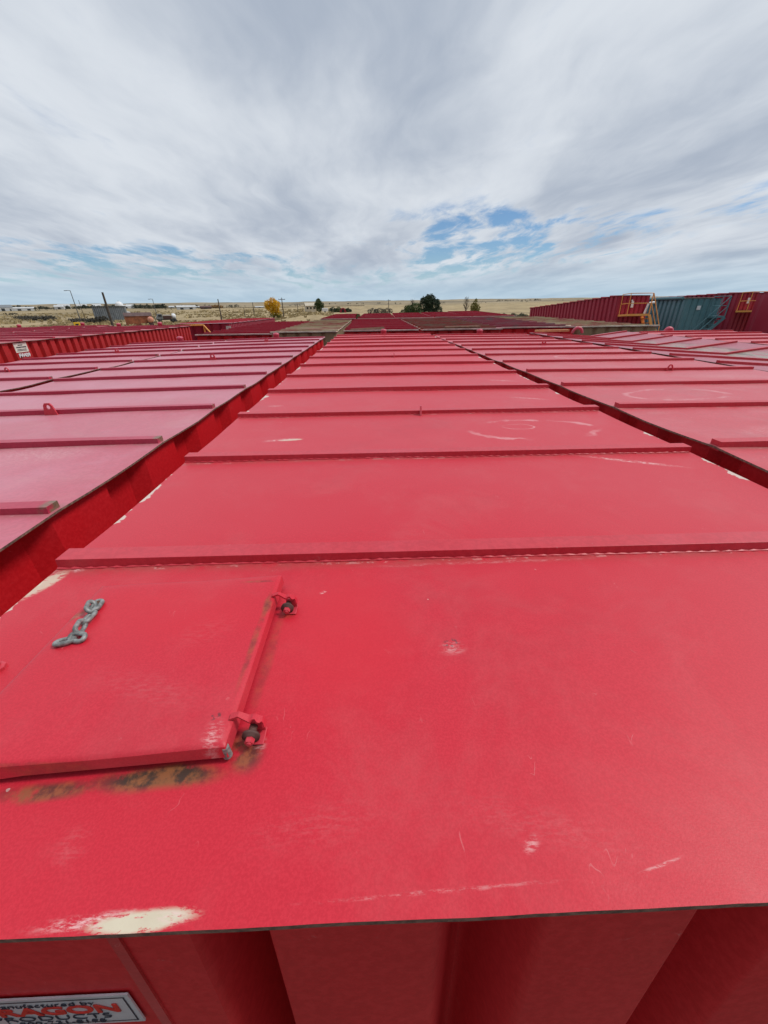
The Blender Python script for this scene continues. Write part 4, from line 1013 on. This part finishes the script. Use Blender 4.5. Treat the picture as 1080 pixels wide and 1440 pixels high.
# white boat-like camper beside it
root = empty('camper', polar(px_az(172), 158, -.05), -R(px_az(172)) + R(10)); tag(root, 'white camper trailer parked against the grey shed', 'camper')
m = MB(); prof = [(-2.1, .5), (2.3, .5), (2.3, 1.3), (1.4, 2.5), (.2, 2.9), (-1.6, 2.7), (-2.1, 1.9)]; k = len(prof)
m.add([(x, y, z) for y in (-1, 1) for x, z in prof], [tuple(range(k)), tuple(range(2 * k - 1, k - 1, -1))] + [(i, k + i, k + (i + 1) % k, (i + 1) % k) for i in range(k)]); m.build('body', M['white_metal'], root, bevel=.1)
m = MB(); m.box(-1.2, -.2, -1.03, -.98, 1.6, 2.2); m.box(.3, 1.1, -1.03, -.98, 1.5, 2.0); m.build('window', M['glass'], root)
for y in (-.95, .95):
    m = MB(); m.lathe((0, y + .12, .38), [(.42, 0), (.42, .24)], 16, 0, 'Y'); m.build('wheel', M['tyre'], root)
tree('dark_bush', 'dark brush heap at the left foot of the grey shed', 'bush', polar(px_az(133), 150), [(0, 0, .6, 1.1), (-1.8, 0, .35, .8), (1.6, 0, .6, 1.1), (-3, .2, .3, .6)], 900, .2, M['leaf_grey'], None, .1, 71)
# orange container with salmon tank end
root = empty('cargo_container', polar(px_az(191), 118, 0), -R(px_az(191)) + R(4)); tag(root, 'rusty orange container with dark brown roof beside the grey shed', 'container')
m = MB(); m.box(-3.0, 2.6, -1.2, 1.2, .1, 1.95)
for i in range(22): m.box(-2.95 + i * .25, -2.85 + i * .25, -1.24, -1.2, .2, 1.9)
m.build('body', M['shed_brown'], root); m = MB(); m.add([(-3.1, -1.35, 1.96), (2.7, -1.35, 1.96), (2.7, 1.3, 1.96), (-3.1, 1.3, 1.96), (-3.1, 0, 2.7), (2.7, 0, 2.7)], [(0, 1, 5, 4), (2, 3, 4, 5), (0, 4, 3), (1, 2, 5), (0, 3, 2, 1)]); m.build('roof', M['shed_roof'], root)
root = empty('round_tank', polar(px_az(206.5), 116, 0), -R(px_az(206.5))); tag(root, 'salmon pink round tank end at the right of the orange container', 'tank')
m = MB(); m.lathe((0, .9, 1.15), [(.66, 0), (.66, 1.7), (.52, 1.9), (.2, 2.0)], 24, 0, 'Y'); m.build('shell', M['salmon'], root); m = MB(); m.box(-.7, .7, -.9, -.6, 0, .6); m.box(-.7, .7, .3, .6, 0, .6); m.build('cradle', M['shed_roof'], root)
# tank truck
root = empty('tank_truck', polar(px_az(230), 128, 0), -R(px_az(230)) + R(3)); tag(root, 'dark truck with white round tank end parked in the field', 'truck')
m = MB(); m.box(-2.4, 2.2, -.9, .9, .7, .95); m.build('chassis', M['black'], root)
m = MB(); m.lathe((1.3, 0, 1.5), [(.3, 0), (.62, .08), (.68, .25), (.68, .75), (.5, .95), (.1, 1.02)], 20, 0, 'X'); m.build('tank', M['white_metal'], root)
m = MB(); prof = [(-2.5, .8), (-.9, .8), (-.9, 2.0), (-1.2, 2.15), (-1.9, 2.15), (-2.25, 1.5), (-2.5, 1.45)]; k = len(prof)
m.add([(x, y, z) for y in (-.9, .9) for x, z in prof], [tuple(range(k)), tuple(range(2 * k - 1, k - 1, -1))] + [(i, k + i, k + (i + 1) % k, (i + 1) % k) for i in range(k)]); m.build('cab', M['grey_metal'], root, bevel=.06)
m = MB(); m.box(-1.9, -1.1, -.93, -.89, 1.5, 2.0); m.build('window', M['glass'], root)
m = MB(); m.box(-.8, 1.2, -.8, .8, .96, 1.7); m.build('machinery', M['dark'], root); m = MB(); m.box(-.7, .9, -.6, .6, 1.7, 1.95); m.build('hood', M['paper'], root)
for x in (-1.7, 1.2, 1.9):
    for y in (-.85, .85):
        m = MB(); m.lathe((x, y + .12, .45), [(.45, 0), (.45, .26)], 16, 0, 'Y'); m.build('wheel', M['tyre'], root)
# white trailer and red arched shed by the bushes
root = empty('white_trailer', polar(px_az(456.5), 222, 0), -R(px_az(456))); tag(root, 'small white trailer between the round tree and dark bushes', 'trailer')
m = MB(); m.box(-1.5, 1.5, -.9, .9, .5, 2.0); m.build('body', M['white_metal'], root, bevel=.15)
m = MB(); m.bar((1.5, 0, .55), (2.6, 0, .5), .1); m.build('tongue', M['black'], root)
for y in (-.85, .85):
    m = MB(); m.lathe((0, y + .1, .35), [(.35, 0), (.35, .2)], 14, 0, 'Y'); m.build('wheel', M['tyre'], root)
root = empty('arched_shed', polar(px_az(482), 215, 0), -R(px_az(482))); tag(root, 'small dark red arched shed among the dark bushes', 'shed')
m = MB(); arc = [(1.6 * math.cos(a), 2.1 * math.sin(a)) for a in [math.pi * i / 14 for i in range(15)]]; k = 15
m.add([(x, y, z) for y in (-1.5, 1.5) for x, z in arc], [tuple(range(k)), tuple(range(2 * k - 1, k - 1, -1))] + [(i, k + i, k + i + 1, i + 1) for i in range(k - 1)]); m.build('shell', M['wall_crimson'], root)
m = MB(); m.box(-.6, .6, -1.56, -1.48, 0, 1.5); m.build('door', M['black'], root)
# yellow marker sign
root = empty('yellow_marker', polar(px_az(99), 60), -R(px_az(99))); tag(root, 'small yellow marker sign just beyond the leftmost tanks', 'sign')
h = CZ + math.tan(px_el(99, 457)) * 60
m = MB(); m.tube([(0, .03, -.2), (0, .03, h)], .04, 8); m.build('post', M['pole_metal'], root)
m = MB(); m.box(-.30, .30, -.02, .02, h - .25, h + .25); m.build('panel', M['yellow'], root, bevel=.05)
m = MB(); m.box(-.16, .16, -.03, -.021, h - .02, h + .10); m.box(-.05, .05, -.031, -.022, h - .14, h - .02); m.build('symbol', M['ink'], root)
